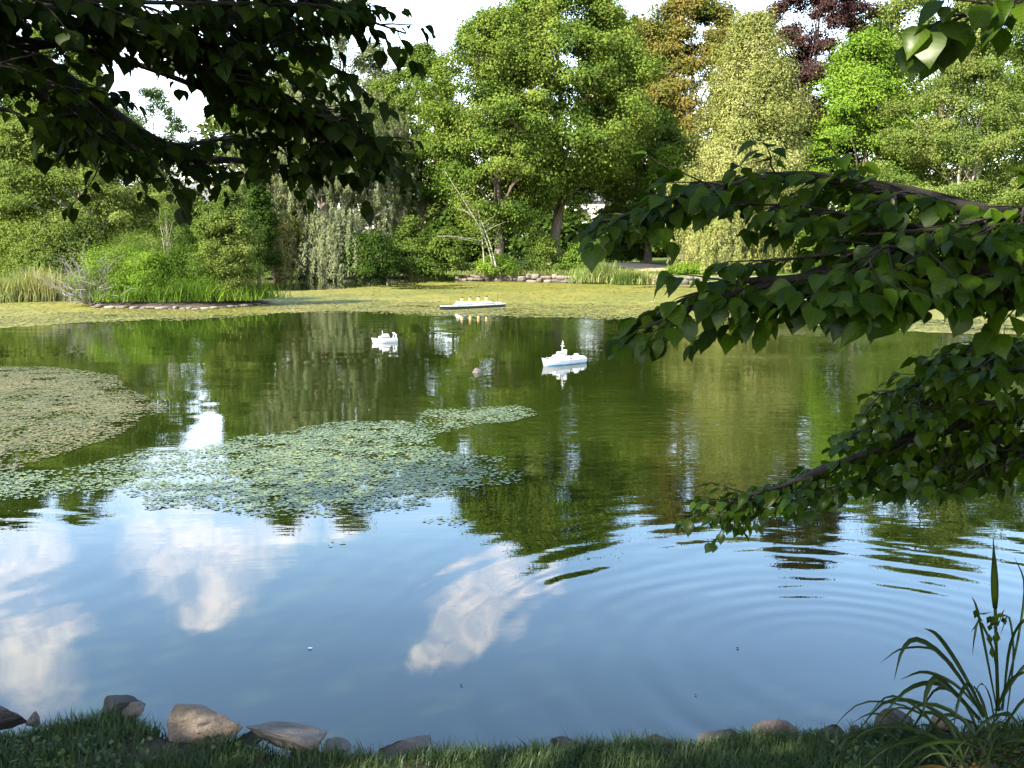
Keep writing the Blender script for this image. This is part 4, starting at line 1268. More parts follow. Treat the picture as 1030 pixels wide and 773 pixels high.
for k in range(16):
    a = r.uniform(math.pi * .9, math.pi * 2.1); l = r.uniform(0.15, 0.4)
    b0 = sb + Vector((r.normal(0.05, .1), r.normal(-.03, .06), 0)); b0.z = float(bank_z(b0.x, b0.y)) + 0.03
    d = Vector((math.cos(a), math.sin(a) * .5, 0))
    blade_mesh(mb, [b0, b0 + d * l * .4 + Vector((0, 0, .05)), b0 + d * l * .8 + Vector((0, 0, .02)), b0 + d * l + Vector((0, 0, -.04))], r.uniform(.007, .015))
mb.build('dead_blade', M['sedge_dead'], root)['label'] = 'yellowed dead blades lying at the base'
mb = MB()
mb.tube([at(1004, 715, SY), at(1002, 650, SY), at(1001, 610, SY)], [.006, .005, .005], 6)
mb.tube(spline([at(1001, 612, SY), at(1000.5, 585, SY), at(1000, 565, SY), at(999, 541, SY)], 8), [.007, .011, .012, .011, .009, .006, .003, .001], 7)
mb.build('flower_spike', M['front_dark'], root, True)['label'] = 'tall dark upright spike'
r = np.random.default_rng(182)
n = 16
P = np.array([at(1002 + r.normal(0, 12), 626 + r.normal(0, 8), SY + r.normal(0, .05))[:] for k in range(n)])
V, F = kites(P, unit(r.normal(0, .6, (n, 3)) + np.array([0, -.6, .4])), r.normal(0, .6, (n, 3)) + np.array([0, 0, -1]), r.uniform(.03, .06, n), .55)
np_mesh('foliage', V, F, M['front_dark'], root)
mb = MB()
rock_mesh('root_mound', Vector((sb.x + 0.10, sb.y + 0.02, float(bank_z(sb.x, sb.y)))), (0.46, 0.34, 0.13), M['soil'], 183, 2, 0, 4, 0.16, root)

# ------------------------------------------------------------------ model boats on the pond
def frame_from(pl, pr):
    """origin and axis of a boat from its two waterline ends: stern -> bow is pr -> pl when bow is left"""
    a, b = pw(*pl), pw(*pr)
    return a, b


def hull_loft(mb, Ln, Bm, zs, bow_rake, sheer, n=16, stern=0.75, full=0.5, z0=-0.03):
    """boat hull along +x (bow at +x); zs = (deck height)"""
    rings = []
    for k in range(n + 1):
        u = k / n
        if u < 0.5: w = stern + (1 - stern) * math.sin(u / 0.5 * math.pi / 2)
        else: w = max(0.02, (1 - ((u - 0.5) / 0.5) ** (1.6 + full)))
        dz = zs + sheer * max(0, (u - 0.45) / 0.55) ** 2 + sheer * 0.25 * max(0, (0.3 - u) / 0.3) ** 2
        x = -Ln / 2 + Ln * u
        xr = x + bow_rake * u ** 6
        half = Bm / 2 * w
        rings.append([(x, -half * 0.75, z0), (x + (xr - x) * .5, -half * 0.95, dz * 0.45), (xr, -half, dz), (xr, half, dz), (x + (xr - x) * .5, half * 0.95, dz * 0.45), (x, half * 0.75, z0)])
    mb.rings(rings, True, True)
    return rings


def boat_root(name, label, cat, bow_px, stern_px):
    b, s = pw(*bow_px), pw(*stern_px)
    c = (b + s) / 2; d = b - s
    o = empty(name, (c.x, c.y, 0), label, cat)
    o.rotation_euler = (0, 0, math.atan2(d.y, d.x))
    return o, d.length


# ocean liner: black hull, white decks, four buff funnels with black tops
liner, LL = boat_root('model_liner', 'long model ocean liner with black hull, white decks and four buff funnels on the duckweed', 'model ship', (443, 312.5), (507.5, 309))
s = LL
mb = MB(); hull_loft(mb, s, s * .095, s * .036, s * .008, s * .010, 20, .35, .2); mb.build('hull', M['black'], liner, False, True)
mb = MB()
rings = []
for k in range(21):
    u = k / 20
    w = (0.35 + .65 * math.sin(min(1, u / .5) * math.pi / 2)) if u < .5 else max(.02, 1 - ((u - .5) / .5) ** 1.8)
    z0 = s * .036 + s * .010 * max(0, (u - .45) / .55) ** 2
    x = -s / 2 + s * u + s * .008 * u ** 6; h = s * .0475 * w * 1.01
    rings.append([(x, -h, z0), (x, -h, z0 + s * .012), (x, h, z0 + s * .012), (x, h, z0)])
mb.rings(rings); mb.build('upper_hull', M['white'], liner, False, True)
mb = MB()
mb.box((-s * .03, 0, s * .056), (s * .60, s * .075, s * .018), 0, .99, s * .002)
mb.box((-s * .01, 0, s * .072), (s * .52, s * .062, s * .016), 0, .99, s * .002)
mb.box((s * .215, 0, s * .084), (s * .05, s * .07, s * .012), 0, .98, s * .002)
mb.box((-s * .40, 0, s * .056), (s * .07, s * .05, s * .016), 0, .98, s * .002)
for k in range(8):
    mb.box((-s * .22 + k * s * .055, s * .030, s * .084), (s * .022, s * .008, s * .007))
    mb.box((-s * .22 + k * s * .055, -s * .030, s * .084), (s * .022, s * .008, s * .007))
mb.build('deck_house', M['white'], liner, False, True)
mb = MB(); mb.box((-s * .03, -s * .0385, s * .056), (s * .58, s * .001, s * .005)); mb.box((-s * .03, s * .0385, s * .056), (s * .58, s * .001, s * .005))
mb.build('window_band', M['window'], liner, False, True)
for k in range(4):
    fx = -s * .20 + k * s * .128
    mb = MB(); mb.tube([(fx, 0, s * .07), (fx - s * .006, 0, s * .132)], s * .0150, 12)
    f = mb.build('funnel', M['buff'], liner, True, True)
    mb = MB(); mb.tube([(fx - s * .006, 0, s * .1322), (fx - s * .0085, 0, s * .152)], s * .0155, 12)
    mb.build('funnel_top', M['black'], f, True, True)
for mx in (.36, -.38):
    mb = MB(); mb.tube([(s * mx, 0, s * .04), (s * mx - s * .012, 0, s * .17)], [s * .0022, s * .001], 6)
    mb.build('mast', M['bark_dark'], liner, True, True)

# grey white patrol ship with tall bow
ship, s = boat_root('model_warship', 'white model warship with tall bow and thin mast reflected in the open water', 'model ship', (547, 368.6), (588, 364.6))
ship.scale = (1, 0.8, 0.78)
mb = MB(); hull_loft(mb, s, s * .24, s * .105, s * .05, s * .10, 20, .62, .35); mb.build('hull', M['offwhite'], ship, False, True)
mb = MB(); hull_loft(mb, s * .985, s * .243, s * .022, s * .004, s * .012, 20, .62, .35); mb.build('boot_stripe', M['blue'], ship, False, True)
mb = MB()
mb.box((s * .15, 0, s * .17), (s * .26, s * .15, s * .13), 0, .86, s * .01)
mb.box((s * .10, 0, s * .265), (s * .15, s * .12, s * .085), 0, .88, s * .01)
mb.box((-s * .03, 0, s * .155), (s * .16, s * .12, s * .09), 0, .92, s * .01)
mb.build('bridge', M['white'], ship, False, True)
mb = MB()
for k in range(5): mb.box((s * (.178), -s * .045 + k * s * .0225, s * .275), (s * .006, s * .015, s * .022))
for sy in (-1, 1):
    for k in range(3): mb.box((s * (.065 + k * .035), sy * s * .057, s * .275), (s * .018, s * .004, s * .020))
mb.build('window_band', M['window'], ship, False, True)
mb = MB(); mb.tube([(s * .005, 0, s * .19), (-s * .015, 0, s * .345)], [s * .048, s * .04], 12); f = mb.build('funnel', M['white'], ship, True, True)
mb = MB(); mb.tube([(s * .06, 0, s * .30), (s * .045, 0, s * .56)], [s * .012, s * .006], 6)
mb.tube([(s * .05, -s * .07, s * .44), (s * .05, s * .07, s * .44)], s * .005, 5); mb.tube([(s * .048, -s * .04, s * .50), (s * .048, s * .04, s * .50)], s * .004, 5)
mb.build('mast', M['white'], ship, True, True)
mb = MB(); mb.box((-s * .27, 0, s * .145), (s * .17, s * .13, s * .075), 0, .9, s * .01); mb.box((-s * .29, 0, s * .205), (s * .08, s * .08, s * .05), 0, .9, s * .008)
mb.build('aft_house', M['white'], ship, False, True)
mb = MB(); mb.box((s * .335, 0, s * .17), (s * .07, s * .06, s * .05), 0, .75, s * .006); mb.tube([(s * .36, 0, s * .178), (s * .44, 0, s * .20)], s * .007, 6)
mb.build('gun', M['grey_paint'], ship, False, True)
mb = MB(); mb.box((-s * .13, 0, s * .135), (s * .06, s * .10, s * .045), 0, .8, s * .006); mb.build('hatch', M['red'], ship, False, True)
mb = MB()
for sy in (-1, 1):
    mb.tube([(-s * .45, sy * s * .085, s * .17), (-s * .20, sy * s * .11, s * .155), (s * .05, sy * s * .115, s * .155)], s * .003, 4)
    for k in range(7): mb.tube([(-s * .45 + k * s * .08, sy * s * (.085 + .004 * k), s * .10), (-s * .45 + k * s * .08, sy * s * (.085 + .004 * k), s * .168)], s * .0025, 4)
mb.build('railing', M['white'], ship, False, True)
mb = MB(); mb.box((-s * .43, 0, s * .135), (s * .09, s * .12, s * .05), 0, .8, s * .01); mb.build('stern_locker', M['white'], ship, False, True)

# small cabin cruiser
cr, s = boat_root('model_cruiser', 'small white model cabin cruiser with a rear arch, nearest the liner', 'model boat', (375.5, 345.2), (399, 344.0))
cr.scale = (1, 0.85, 0.85)
mb = MB(); hull_loft(mb, s, s * .36, s * .16, s * .08, s * .09, 18, .8, .4); mb.build('hull', M['white'], cr, False, True)
mb = MB(); mb.box((s * .04, 0, s * .22), (s * .50, s * .26, s * .15), 0, .82, s * .02); mb.build('cabin', M['white'], cr, False, True)
mb = MB()
for sy in (-1, 1): mb.box((s * .02, sy * s * .1235, s * .235), (s * .34, s * .012, s * .045))
mb.box((s * .262, 0, s * .235), (s * .012, s * .17, s * .05)); mb.build('window_band', M['window'], cr, False, True)
mb = MB(); mb.box((-s * .02, 0, s * .345), (s * .28, s * .20, s * .09), 0, .85, s * .02); mb.build('flybridge', M['white'], cr, False, True)
mb = MB(); mb.tube([(s * .10, 0, s * .36), (s * .11, 0, s * .56)], [s * .012, s * .006], 6); mb.build('mast', M['white'], cr, True, True)
mb = MB()
for x in (-.40,):
    mb.tube(spline([(s * x, -s * .16, s * .12), (s * (x - .03), -s * .15, s * .32), (s * (x + .03), -s * .09, s * .42), (s * (x + .03), s * .09, s * .42), (s * (x - .03), s * .15, s * .32), (s * x, s * .16, s * .12)], 22), s * .022, 7)
mb.build('arch', M['white'], cr, True, True)

# stone showing above the water, drifting bits
c = pw(481, 375)
o = rock_mesh('water_rock', (0, 0, 0), (0.22, 0.18, 0.15), M['rock_grey'], 191, 8, 0.2, 3, 0.08); o.location = (c.x, c.y, 0.025)
tag(o, 'small grey brown rock breaking the open water between the boats', 'rock')


def drift_leaf(px, py, size, mat, label, seed, cat='leaf'):
    r = np.random.default_rng(seed)
    c = pw(px, py); a = r.uniform(0, 6.28)
    prof = [(0, 0), (.25, .24), (.55, .27), (.8, .15), (1, 0), (.8, -.15), (.55, -.27), (.25, -.24)]
    mb = MB(); V = []
    for (u, v) in prof: V.append(((u - .5) * size * math.cos(a) - v * size * math.sin(a), (u - .5) * size * math.sin(a) + v * size * math.cos(a), 0.006 + 0.05 * size * abs(u - .5) + .15 * size * v * v))
    V.append((0, 0, 0.004)); mb.add(V, [(k, (k + 1) % 8, 8) for k in range(8)])
    o = mb.build('floating_leaf', M[mat]); o.location = (c.x, c.y, 0)
    return tag(o, label, cat)


drift_leaf(312, 653, 0.03, 'white', 'tiny white petal floating on the blue near water', 201, 'petal')
drift_leaf(464, 690, 0.022, 'rock_dark', 'dark speck of a leaf floating on the near water', 202)
drift_leaf(742, 653, 0.028, 'brown_leaf', 'tiny brown leaf floating inside the ripple rings', 203)
drift_leaf(655, 304, 0.22, 'white', 'white scrap lying on the far duckweed', 204, 'scrap')
drift_leaf(700, 700, 0.018, 'brown_leaf', 'small brown leaf floating close to the near bank', 205)

# ------------------------------------------------------------------ near trees whose boughs hang into the view
LP = [0.0, 0.12, 0.30, 0.52, 0.74, 0.89, 1.0]
LW = [0.0, 0.26, 0.385, 0.36, 0.20, 0.065, 0.0]


def leaf_array(P, Dir, Nrm, size, r, curl=0.20, fold=0.12, wide=1.0):
    """pointed oval leaves with a folded midrib and a drooping tip; also returns each corner's place on the blade"""
    n = len(P)
    D = unit(Dir); Nn = unit(Nrm - D * (D * Nrm).sum(-1, keepdims=True)); S = np.cross(Nn, D)
    s = size[:, None]; cu = curl * r.uniform(0.2, 2.0, (n, 1)); fo = fold * r.uniform(0.0, 2.0, (n, 1)); wd = wide * r.uniform(0.68, 1.14, (n, 1))
    tw = r.normal(0, .16, (n, 1)); bow = r.normal(0, .10, (n, 1)); ph = r.uniform(0, 6.28, (n, 1))
    mid = [P + D * s * (u - cu * 0.25 * u * u) - Nn * s * cu * u * u + S * s * bow * u * u for u in LP]
    ks = range(1, 6)
    lf = [mid[k] - S * s * LW[k] * wd + Nn * s * (fo * LW[k] * 2 + tw * LW[k] + 0.02 * np.sin(ph + k * 2.1)) for k in ks]
    rt = [mid[k] + S * s * LW[k] * wd + Nn * s * (fo * LW[k] * 2 - tw * LW[k] + 0.02 * np.cos(ph + k * 2.1)) for k in ks]
    V = np.stack(mid + lf + rt, 1).reshape(-1, 3)
    uv = np.array([(u, 0) for u in LP] + [(LP[k], -LW[k]) for k in ks] + [(LP[k], LW[k]) for k in ks], np.float32)
    b = np.arange(n)[:, None] * 17
    T = np.concatenate([b + np.array([q]) for q in ([0, 1, 7], [5, 6, 11], [0, 12, 1], [5, 16, 6])])
    Q = np.concatenate([b + np.array([q]) for q in [[k, k + 1, 7 + k, 6 + k] for k in range(1, 5)] + [[k, 11 + k, 12 + k, k + 1] for k in range(1, 5)]])
    return V, T, Q, np.tile(uv, (n, 1))


def leaves_mesh(name, arr, mat, parent):
    V, T, Q, uv = arr
    o = np_mesh(name, V, [T, Q], mat, parent, smooth=True)
    at_ = o.data.attributes.new('blade', 'FLOAT_VECTOR', 'POINT')
    at_.data.foreach_set('vector', np.concatenate([uv, np.zeros((len(uv), 1), np.float32)], 1).ravel())
    return o


def veins(m):
    """pale midrib and side veins on the near leaves, from each corner's place on the blade"""
    N, L = m.node_tree.nodes, m.node_tree.links
    at_ = N.new('ShaderNodeAttribute'); at_.attribute_name = 'blade'
    sp = N.new('ShaderNodeSeparateXYZ'); L.new(at_.outputs['Vector'], sp.inputs[0])

    def mth(op, a, b=None):
        n = N.new('ShaderNodeMath'); n.operation = op
        for i, x in enumerate((a, b)):
            if x is None: continue
            if isinstance(x, (int, float)): n.inputs[i].default_value = x
            else: L.new(x, n.inputs[i])
        return n.outputs[0]
    av = mth('ABSOLUTE', sp.outputs['Y'])
    ribs = mth('POWER', mth('ABSOLUTE', mth('SINE', mth('MULTIPLY', mth('SUBTRACT', sp.outputs['X'], mth('MULTIPLY', av, 0.75)), 21.0))), 2.0)
    ribs = mth('MULTIPLY', mth('SUBTRACT', 1.0, ribs), 0.5)
    midr = mth('LESS_THAN', av, 0.022)
    f = mth('MAXIMUM', mth('MULTIPLY', ribs, 0.55), mth('MULTIPLY', midr, 0.5))
    rp = [n for n in N if n.bl_idname == 'ShaderNodeValToRGB'][0]
    mx = N.new('ShaderNodeMix'); mx.data_type = 'RGBA'; mx.blend_type = 'MIX'
    tos = [l.to_socket for l in rp.outputs[0].links]
    br = N.new('ShaderNodeMix'); br.data_type = 'RGBA'; br.blend_type = 'MULTIPLY'; br.inputs[0].default_value = 1
    L.new(rp.outputs[0], br.inputs[6]); br.inputs[7].default_value = (1.9, 1.6, 1.7, 1)
    L.new(f, mx.inputs[0]); L.new(rp.outputs[0], mx.inputs[6]); L.new(br.outputs[2], mx.inputs[7])
    for t in tos: L.new(mx.outputs[2], t)
    bp = N.new('ShaderNodeBump'); bp.inputs['Strength'].default_value = 0.6; bp.inputs['Distance'].default_value = 0.002; bp.invert = True
    L.new(ribs, bp.inputs['Height'])
    for n in N:
        if n.bl_idname in ('ShaderNodeBsdfDiffuse', 'ShaderNodeBsdfGlossy'): L.new(bp.outputs[0], n.inputs['Normal'])


veins(M['front']); veins(M['front_dark'])


BOUGHS = {}


def bough(root, pts, rad, leafm, seed, step=0.075, twig=0.30, lsize=0.085, droop=0.75, start=0.0, updown=0.18, gap=0.036, label=None, spread=0.9, brown=0, subs=0, sublen=1.0, attach=True):
    """a limb with side twigs in layers; leaves hang from both sides of each twig"""
    r = np.random.default_rng(seed)
    pre = 0.0
    if attach:                                   # carry the limb back to the trunk, or to the big bough it forks from
        p0 = Vector(pts[0]); mains = BOUGHS.setdefault(root.name, [])
        if label or not mains:
            b0 = Vector((root.location.x, root.location.y + 0.1, max(1.7, p0.z - 0.55)))
            pts = [b0, b0.lerp(p0, 0.35) + Vector((0, 0, 0.16)), b0.lerp(p0, 0.7) + Vector((0, 0, 0.12))] + list(pts)
        else:
            q = min((m[k] for m in mains for k in range(4, len(m) // 2)), key=lambda v: abs((v - p0).length - 0.75))
            pts = [q, q.lerp(p0, 0.5) + Vector((0, 0, 0.04))] + list(pts)
        Q = spline(pts, 60)
        k0 = min(range(60), key=lambda k: (Q[k] - p0).length)
        pre = sum((Q[k + 1] - Q[k]).length for k in range(k0))
        P = Q
        if label: mains.append(P)
    else:
        P = spline(pts, 40)
    n = len(P); mb = MB()
    big = 1.0 if not attach else (2.6 if pre > 1.5 else 1.3)
    LL_ = sum((a - b).length for a, b in zip(P, P[1:]))
    fr = pre / LL_
    mb.tube(P, [max(0.0035, rad * (1 - 0.88 * max(0, u - fr) / (1 - fr)) * (1 + (big - 1) * max(0, 1 - u / max(fr, 1e-3)))) for u in [k / (n - 1) for k in range(n)]], 7)
    lens = [0]
    for a, b in zip(P, P[1:]): lens.append(lens[-1] + (b - a).length)
    tot = lens[-1]
    LPp, LD, LN, LS = [], [], [], []
    if attach:
        start = (pre * 0.45 if pre > 1.5 else pre + start * (tot - pre) * 0.5) / tot
    s = start * tot; side = 1
    while s < tot:
        k = min(max(j for j in range(n) if lens[j] <= s), n - 2)
        p = P[k].lerp(P[k + 1], (s - lens[k]) / max(lens[k + 1] - lens[k], 1e-6))
        t = (P[k + 1] - P[k]).normalized()
        h = t.cross(Vector((0, 0, 1))).normalized() * side
        end = s / tot
        l = twig * r.uniform(0.55, 1.25) * (1.0 if end < 0.75 else 1.0 - 0.30 * (end - 0.75) / 0.25)
        d = (t * r.uniform(0.35, 0.9) + h * r.uniform(0.4, 1.0) * spread + Vector((0, 0, r.normal(0, updown)))).normalized()
        q = [p]
        m = 7
        for j in range(m):
            d = (d + Vector((r.normal(0, .10), r.normal(0, .10), r.normal(0, .06) - .035))).normalized()
            q.append(q[-1] + d * l / m)
        mb.tube(q, [0.0035 * (1 - .1 * j) for j in range(m + 1)], 4, False)
        u = gap * 0.8; sd = 1
        while u < l + 0.01:
            j = min(int(u / l * m), m - 1)
            pp = q[j].lerp(q[j + 1], min(1, u / l * m - j))
            dd = (q[j + 1] - q[j]).normalized(); hh = dd.cross(Vector((0, 0, 1))).normalized() * sd
            e = dd * r.uniform(.3, .9) + hh * r.uniform(.35, .9) + Vector((0, 0, -droop * r.uniform(.35, 1.3)))
            nn = Vector((0, 0, 1)) + hh * r.normal(.15, .4) + dd * r.normal(.25, .3) + Vector((0, r.normal(-.15, .35), 0))
            pet = e.normalized() * 0.018
            LPp.append((pp + pet)[:]); LD.append(e[:]); LN.append(nn[:]); LS.append(lsize * r.choice([r.uniform(.4, .75), r.uniform(.75, 1.1), r.uniform(.9, 1.3)]))
            u += gap * r.uniform(.7, 1.4); sd = -sd
        e = d + Vector((0, 0, -droop * .6)); LPp.append(q[-1][:]); LD.append(e[:]); LN.append((0.1, -.2, 1)); LS.append(lsize * r.uniform(.8, 1.15))
        s += step * r.uniform(.6, 1.4); side = -side
    b = mb.build('branch', M['bark_dark'], root, True)
    if label: b['label'] = label
    Pn = np.array(LPp)
    leaves_mesh('leaves', leaf_array(Pn, np.array(LD), np.array(LN), np.array(LS), r), M[leafm], b)
    if brown:
        k = r.choice(len(Pn), brown, replace=False)
        leaves_mesh('brown_leaf', leaf_array(Pn[k] + np.array([0, -.03, 0]), np.array(LD)[k], np.array(LN)[k] + np.array([0, -.5, 0]), np.array(LS)[k] * 1.05, r), M['brown_leaf'], b)
    tot_n = len(Pn)
    lo_ = max(start, fr * 0.8); hi_ = 0.68 + 0.32 * fr * 0.5 if attach else 0.68
    for q in range(subs):
        i = int(n * (lo_ + (hi_ - lo_) * (q + r.uniform(.1, .9)) / subs)); i = min(max(i, 1), n - 3)
        t = (P[i + 1] - P[i - 1]).normalized(); h = t.cross(Vector((0, 0, 1))).normalized()
        d = (t * r.uniform(.5, 1) + h * r.choice([-1, 1]) * r.uniform(.3, .9) + Vector((0, 0, r.uniform(-.30, .02)))).normalized()
        l = r.uniform(.30, .62) * sublen
        sp_ = [P[i], P[i] + d * l * .5 + Vector((0, 0, .02)), P[i] + d * l + Vector((0, 0, -.03 * l))]
        tot_n += bough(root, sp_, rad * .35, leafm, seed * 31 + q, step, twig * .8, lsize, droop, 0.1, updown, gap, None, spread, attach=False)
    return tot_n


def near_tree(name, label, base, H, Rx, zlow, seed, mat, n=26000, cy=0.0):
    r = np.random.default_rng(seed)
    root = empty(name, base, label, 'tree')
    b = Vector(base); mb = MB()
    pts = [b + Vector((0, 0, -.3)), b + Vector((0, 0, .3)), b + Vector((.1, .05, 2)), b + Vector((0, .2, 4)), b + Vector((.2, .3, H * .75))]
    P = spline(pts, 14); mb.tube(P, [.42] + [.30 * (1 - .06 * k) for k in range(13)], 12)
    K = 260
    a = r.uniform(0, 2 * np.pi, K); rr = Rx * np.sqrt(r.random(K)); zc = zlow + (H - zlow) * r.random(K) * np.sqrt(np.clip(1.05 - (rr / Rx) ** 2, 0, 1))
    cp = np.stack([b.x + rr * np.cos(a), b.y + cy + rr * np.sin(a), zc], -1)
    for k in range(26):
        u = r.uniform(.35, .9); p = P[int(u * 13)]
        mb.tube(limb_path(p, cp[k], r, .15), [.09 * (1 - .15 * j) for j in range(6)], 6)
    mb.build('trunk', M['bark_dark'], root, True)
    ci = r.integers(0, K, n)
    g = unit(r.normal(0, 1, (n, 3))) * r.random((n, 1)) ** .4
    P = cp[ci] + g * np.array([.95, .95, .5])
    P[:, 2] = np.maximum(P[:, 2], zlow - .2)
    V, F = kites(P, unit(r.normal(0, .5, (n, 3)) + np.array([0, 0, 1])), r.normal(0, 1, (n, 3)) + np.array([0, 0, -.4]), r.uniform(.11, .22, n), .7)
    np_mesh('crown', V, F, M[mat], root)
    return root


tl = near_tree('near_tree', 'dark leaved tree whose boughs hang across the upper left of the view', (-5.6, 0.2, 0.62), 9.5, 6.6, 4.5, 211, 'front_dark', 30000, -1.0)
tr = near_tree('near_tree', 'broad leaved tree reaching layered green boughs in from the right', (5.4, 1.6, 0.62), 9.0, 5.2, 4.6, 212, 'front', 22000, -0.6)


def B(pts): return [at(px, py, Y) for px, py, Y in pts]


tot = 0
U = dict(lsize=.071, twig=.24, step=.050, gap=.028, droop=.55, subs=4, sublen=.5, updown=.18)
# right hand boughs
tot += bough(tr, B([(1400, 150, 2.6), (1150, 225, 2.9), (1030, 218, 3.0), (950, 205, 3.05), (880, 190, 3.1), (810, 176, 3.2), (750, 182, 3.3), (690, 200, 3.4), (640, 212, 3.45), (598, 226, 3.5)]), .015, 'front', 301, start=.36, brown=1, label='uppermost right bough arching out over the water', **U)
tot += bough(tr, B([(1150, 225, 2.9), (1030, 236, 2.95), (950, 232, 3.0), (880, 222, 3.1), (810, 208, 3.15), (740, 206, 3.2)]), .011, 'front', 302, start=.2, **U)
tot += bough(tr, B([(1150, 205, 2.7), (1060, 205, 2.8), (1000, 222, 2.8), (930, 232, 2.85), (870, 236, 2.9)]), .014, 'front', 303, start=.15, **U)
tot += bough(tr, B([(1400, 230, 2.3), (1150, 270, 2.6), (1030, 272, 2.7), (950, 272, 2.8), (870, 272, 2.85), (800, 280, 2.95), (740, 284, 3.0), (690, 300, 3.05), (650, 322, 3.1)]), .015, 'front', 304, start=.32, brown=1, label='middle right bough with the largest drooping leaves', lsize=.082, twig=.23, step=.054, gap=.031, droop=.62, subs=4, sublen=.45)
tot += bough(tr, B([(1150, 270, 2.6), (1040, 290, 2.7), (960, 290, 2.75), (890, 290, 2.8), (830, 296, 2.85), (790, 300, 2.9)]), .015, 'front', 305, start=.2, lsize=.080, twig=.21, step=.054, gap=.031, droop=.6, subs=3, sublen=.45)
tot += bough(tr, B([(1150, 250, 2.7), (1040, 252, 2.75), (960, 250, 2.8), (890, 250, 2.85), (830, 256, 2.9), (760, 266, 2.95)]), .015, 'front', 306, start=.2, lsize=.076, twig=.22, step=.054, gap=.031, droop=.55, subs=3, sublen=.45)
LO = dict(lsize=.057, twig=.20, step=.040, gap=.023, droop=.55, subs=6, sublen=.5)
tot += bough(tr, B([(1400, 330, 3.2), (1150, 385, 3.5), (1040, 410, 3.6), (960, 430, 3.7), (890, 450, 3.8), (830, 472, 3.9), (770, 496, 4.0), (735, 506, 4.0), (712, 510, 4.05)]), .022, 'front', 307, start=.34, label='lowest right bough sloping down to the water', **LO)
tot += bough(tr, B([(1150, 355, 3.4), (1040, 372, 3.5), (980, 378, 3.6), (930, 386, 3.65), (880, 398, 3.7)]), .012, 'front', 308, start=.2, **LO)
tot += bough(tr, B([(1150, 410, 3.5), (1040, 436, 3.6), (970, 452, 3.7), (900, 470, 3.8), (840, 490, 3.85), (790, 506, 3.9)]), .013, 'front', 309, start=.2, **LO)
tot += bough(tr, B([(1150, 440, 3.4), (1050, 452, 3.5), (990, 465, 3.6), (930, 474, 3.65)]), .012, 'front', 310, start=.15, **LO)
tot += bough(tr, B([(1150, 325, 3.3), (1060, 346, 3.35), (1010, 352, 3.4), (975, 362, 3.45)]), .010, 'front', 311, start=.15, **LO)
tot += bough(tr, B([(1130, 395, 3.4), (1030, 404, 3.5), (960, 408, 3.6), (900, 420, 3.7), (850, 440, 3.75)]), .012, 'front', 312, start=.15, **LO)
tot += bough(tr, B([(1300, -60, 1.8), (1100, -30, 2.1), (1020, 0, 2.2), (975, 14, 2.25), (940, 30, 2.3)]), .005, 'front', 313, start=.35, lsize=.070, twig=.15, step=.035, gap=.036, droop=.9, label='leaf spray poking in at the top right corner')
# upper left boughs
UL = dict(lsize=.058, twig=.24, step=.052, gap=.030, droop=.7, subs=3, sublen=.36)
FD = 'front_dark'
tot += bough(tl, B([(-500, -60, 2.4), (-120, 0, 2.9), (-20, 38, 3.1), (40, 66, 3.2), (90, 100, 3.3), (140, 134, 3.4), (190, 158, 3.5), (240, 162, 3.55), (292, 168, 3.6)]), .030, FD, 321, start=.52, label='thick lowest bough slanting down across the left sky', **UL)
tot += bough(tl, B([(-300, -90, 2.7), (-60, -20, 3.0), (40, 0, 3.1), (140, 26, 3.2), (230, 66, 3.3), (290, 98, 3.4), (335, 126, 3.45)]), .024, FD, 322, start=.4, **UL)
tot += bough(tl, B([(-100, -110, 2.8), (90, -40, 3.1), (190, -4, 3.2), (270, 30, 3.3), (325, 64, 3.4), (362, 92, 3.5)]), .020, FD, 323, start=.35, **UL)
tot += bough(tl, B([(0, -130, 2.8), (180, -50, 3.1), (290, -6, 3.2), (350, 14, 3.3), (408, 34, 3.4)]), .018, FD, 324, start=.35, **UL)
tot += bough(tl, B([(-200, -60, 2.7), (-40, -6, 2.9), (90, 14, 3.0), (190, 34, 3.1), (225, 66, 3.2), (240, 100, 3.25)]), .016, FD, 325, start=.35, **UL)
tot += bough(tl, B([(-200, 20, 2.6), (-40, 60, 2.8), (20, 72, 2.9), (60, 96, 3.0), (100, 128, 3.1), (150, 160, 3.15), (180, 178, 3.2)]), .014, FD, 326, start=.4, **UL)
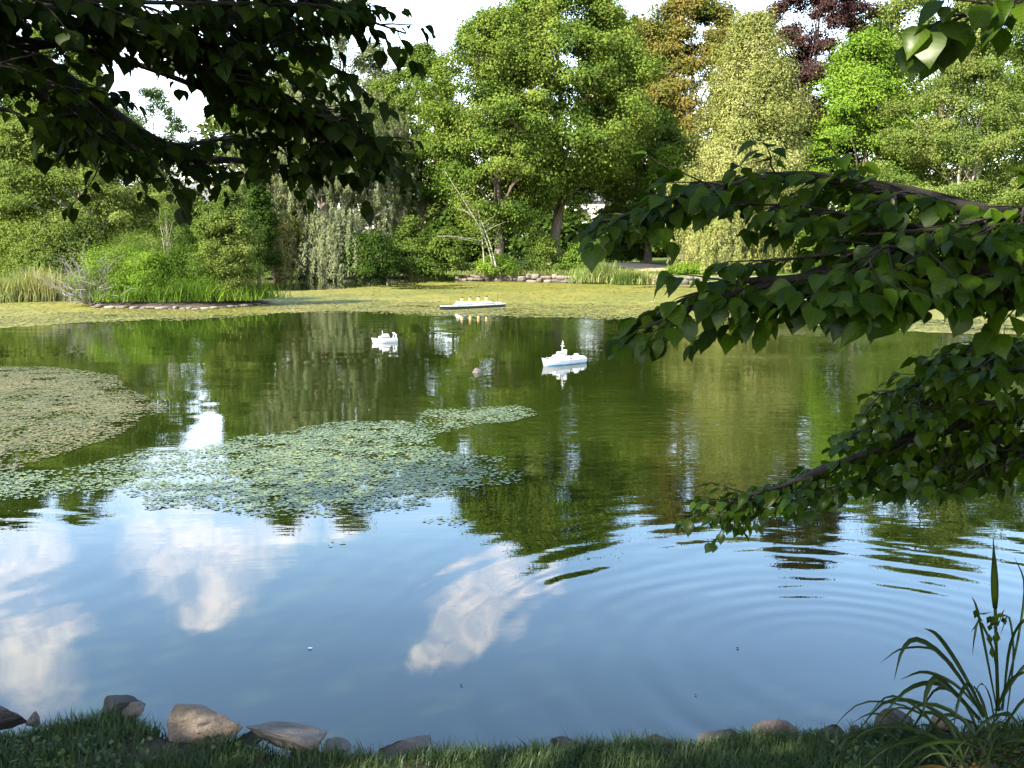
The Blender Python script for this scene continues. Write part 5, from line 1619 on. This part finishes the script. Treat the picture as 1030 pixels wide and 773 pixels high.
tot += bough(tl, B([(60, -130, 2.9), (220, -50, 3.1), (310, -16, 3.2), (375, -8, 3.3)]), .014, FD, 327, start=.35, **UL)
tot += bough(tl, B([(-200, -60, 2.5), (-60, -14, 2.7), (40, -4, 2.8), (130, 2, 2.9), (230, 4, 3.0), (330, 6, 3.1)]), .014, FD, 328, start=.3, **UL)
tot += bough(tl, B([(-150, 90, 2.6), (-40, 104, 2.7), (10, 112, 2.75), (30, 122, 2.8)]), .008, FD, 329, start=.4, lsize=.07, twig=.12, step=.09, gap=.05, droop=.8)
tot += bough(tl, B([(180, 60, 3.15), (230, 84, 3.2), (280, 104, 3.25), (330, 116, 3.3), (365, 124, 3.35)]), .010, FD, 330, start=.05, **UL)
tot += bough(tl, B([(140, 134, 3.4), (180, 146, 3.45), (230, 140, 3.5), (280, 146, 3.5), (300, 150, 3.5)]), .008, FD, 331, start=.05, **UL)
tot += bough(tr, B([(760, 182, 3.3), (710, 194, 3.3), (660, 206, 3.35), (615, 222, 3.4)]), .009, 'front', 314, start=.02, **{**U, 'subs': 1})
tot += bough(tr, B([(800, 280, 2.95), (750, 292, 2.95), (700, 306, 3.0), (650, 330, 3.0)]), .009, 'front', 315, start=.02, lsize=.078, twig=.20, step=.054, gap=.031, droop=.65)
tot += bough(tr, B([(830, 474, 3.9), (790, 488, 3.9), (765, 496, 3.95), (735, 503, 4.0)]), .007, 'front', 316, start=.02, **{**LO, 'subs': 1})
tot += bough(tl, B([(-60, 50, 3.0), (20, 84, 3.05), (70, 112, 3.1), (120, 146, 3.15)]), .010, FD, 332, start=.1, **UL)
tot += bough(tl, B([(260, 60, 3.3), (310, 96, 3.35), (350, 130, 3.4), (372, 146, 3.4)]), .008, FD, 333, start=.02, **UL)
tot += bough(tl, B([(60, 20, 3.0), (120, 30, 3.05), (190, 44, 3.1), (250, 50, 3.15), (310, 40, 3.2)]), .008, FD, 334, start=.02, **UL)
tot += bough(tl, B([(230, 100, 3.4), (280, 120, 3.4), (330, 134, 3.45), (380, 140, 3.5)]), .008, FD, 335, start=.02, **UL)
print('NEAR LEAVES', tot)
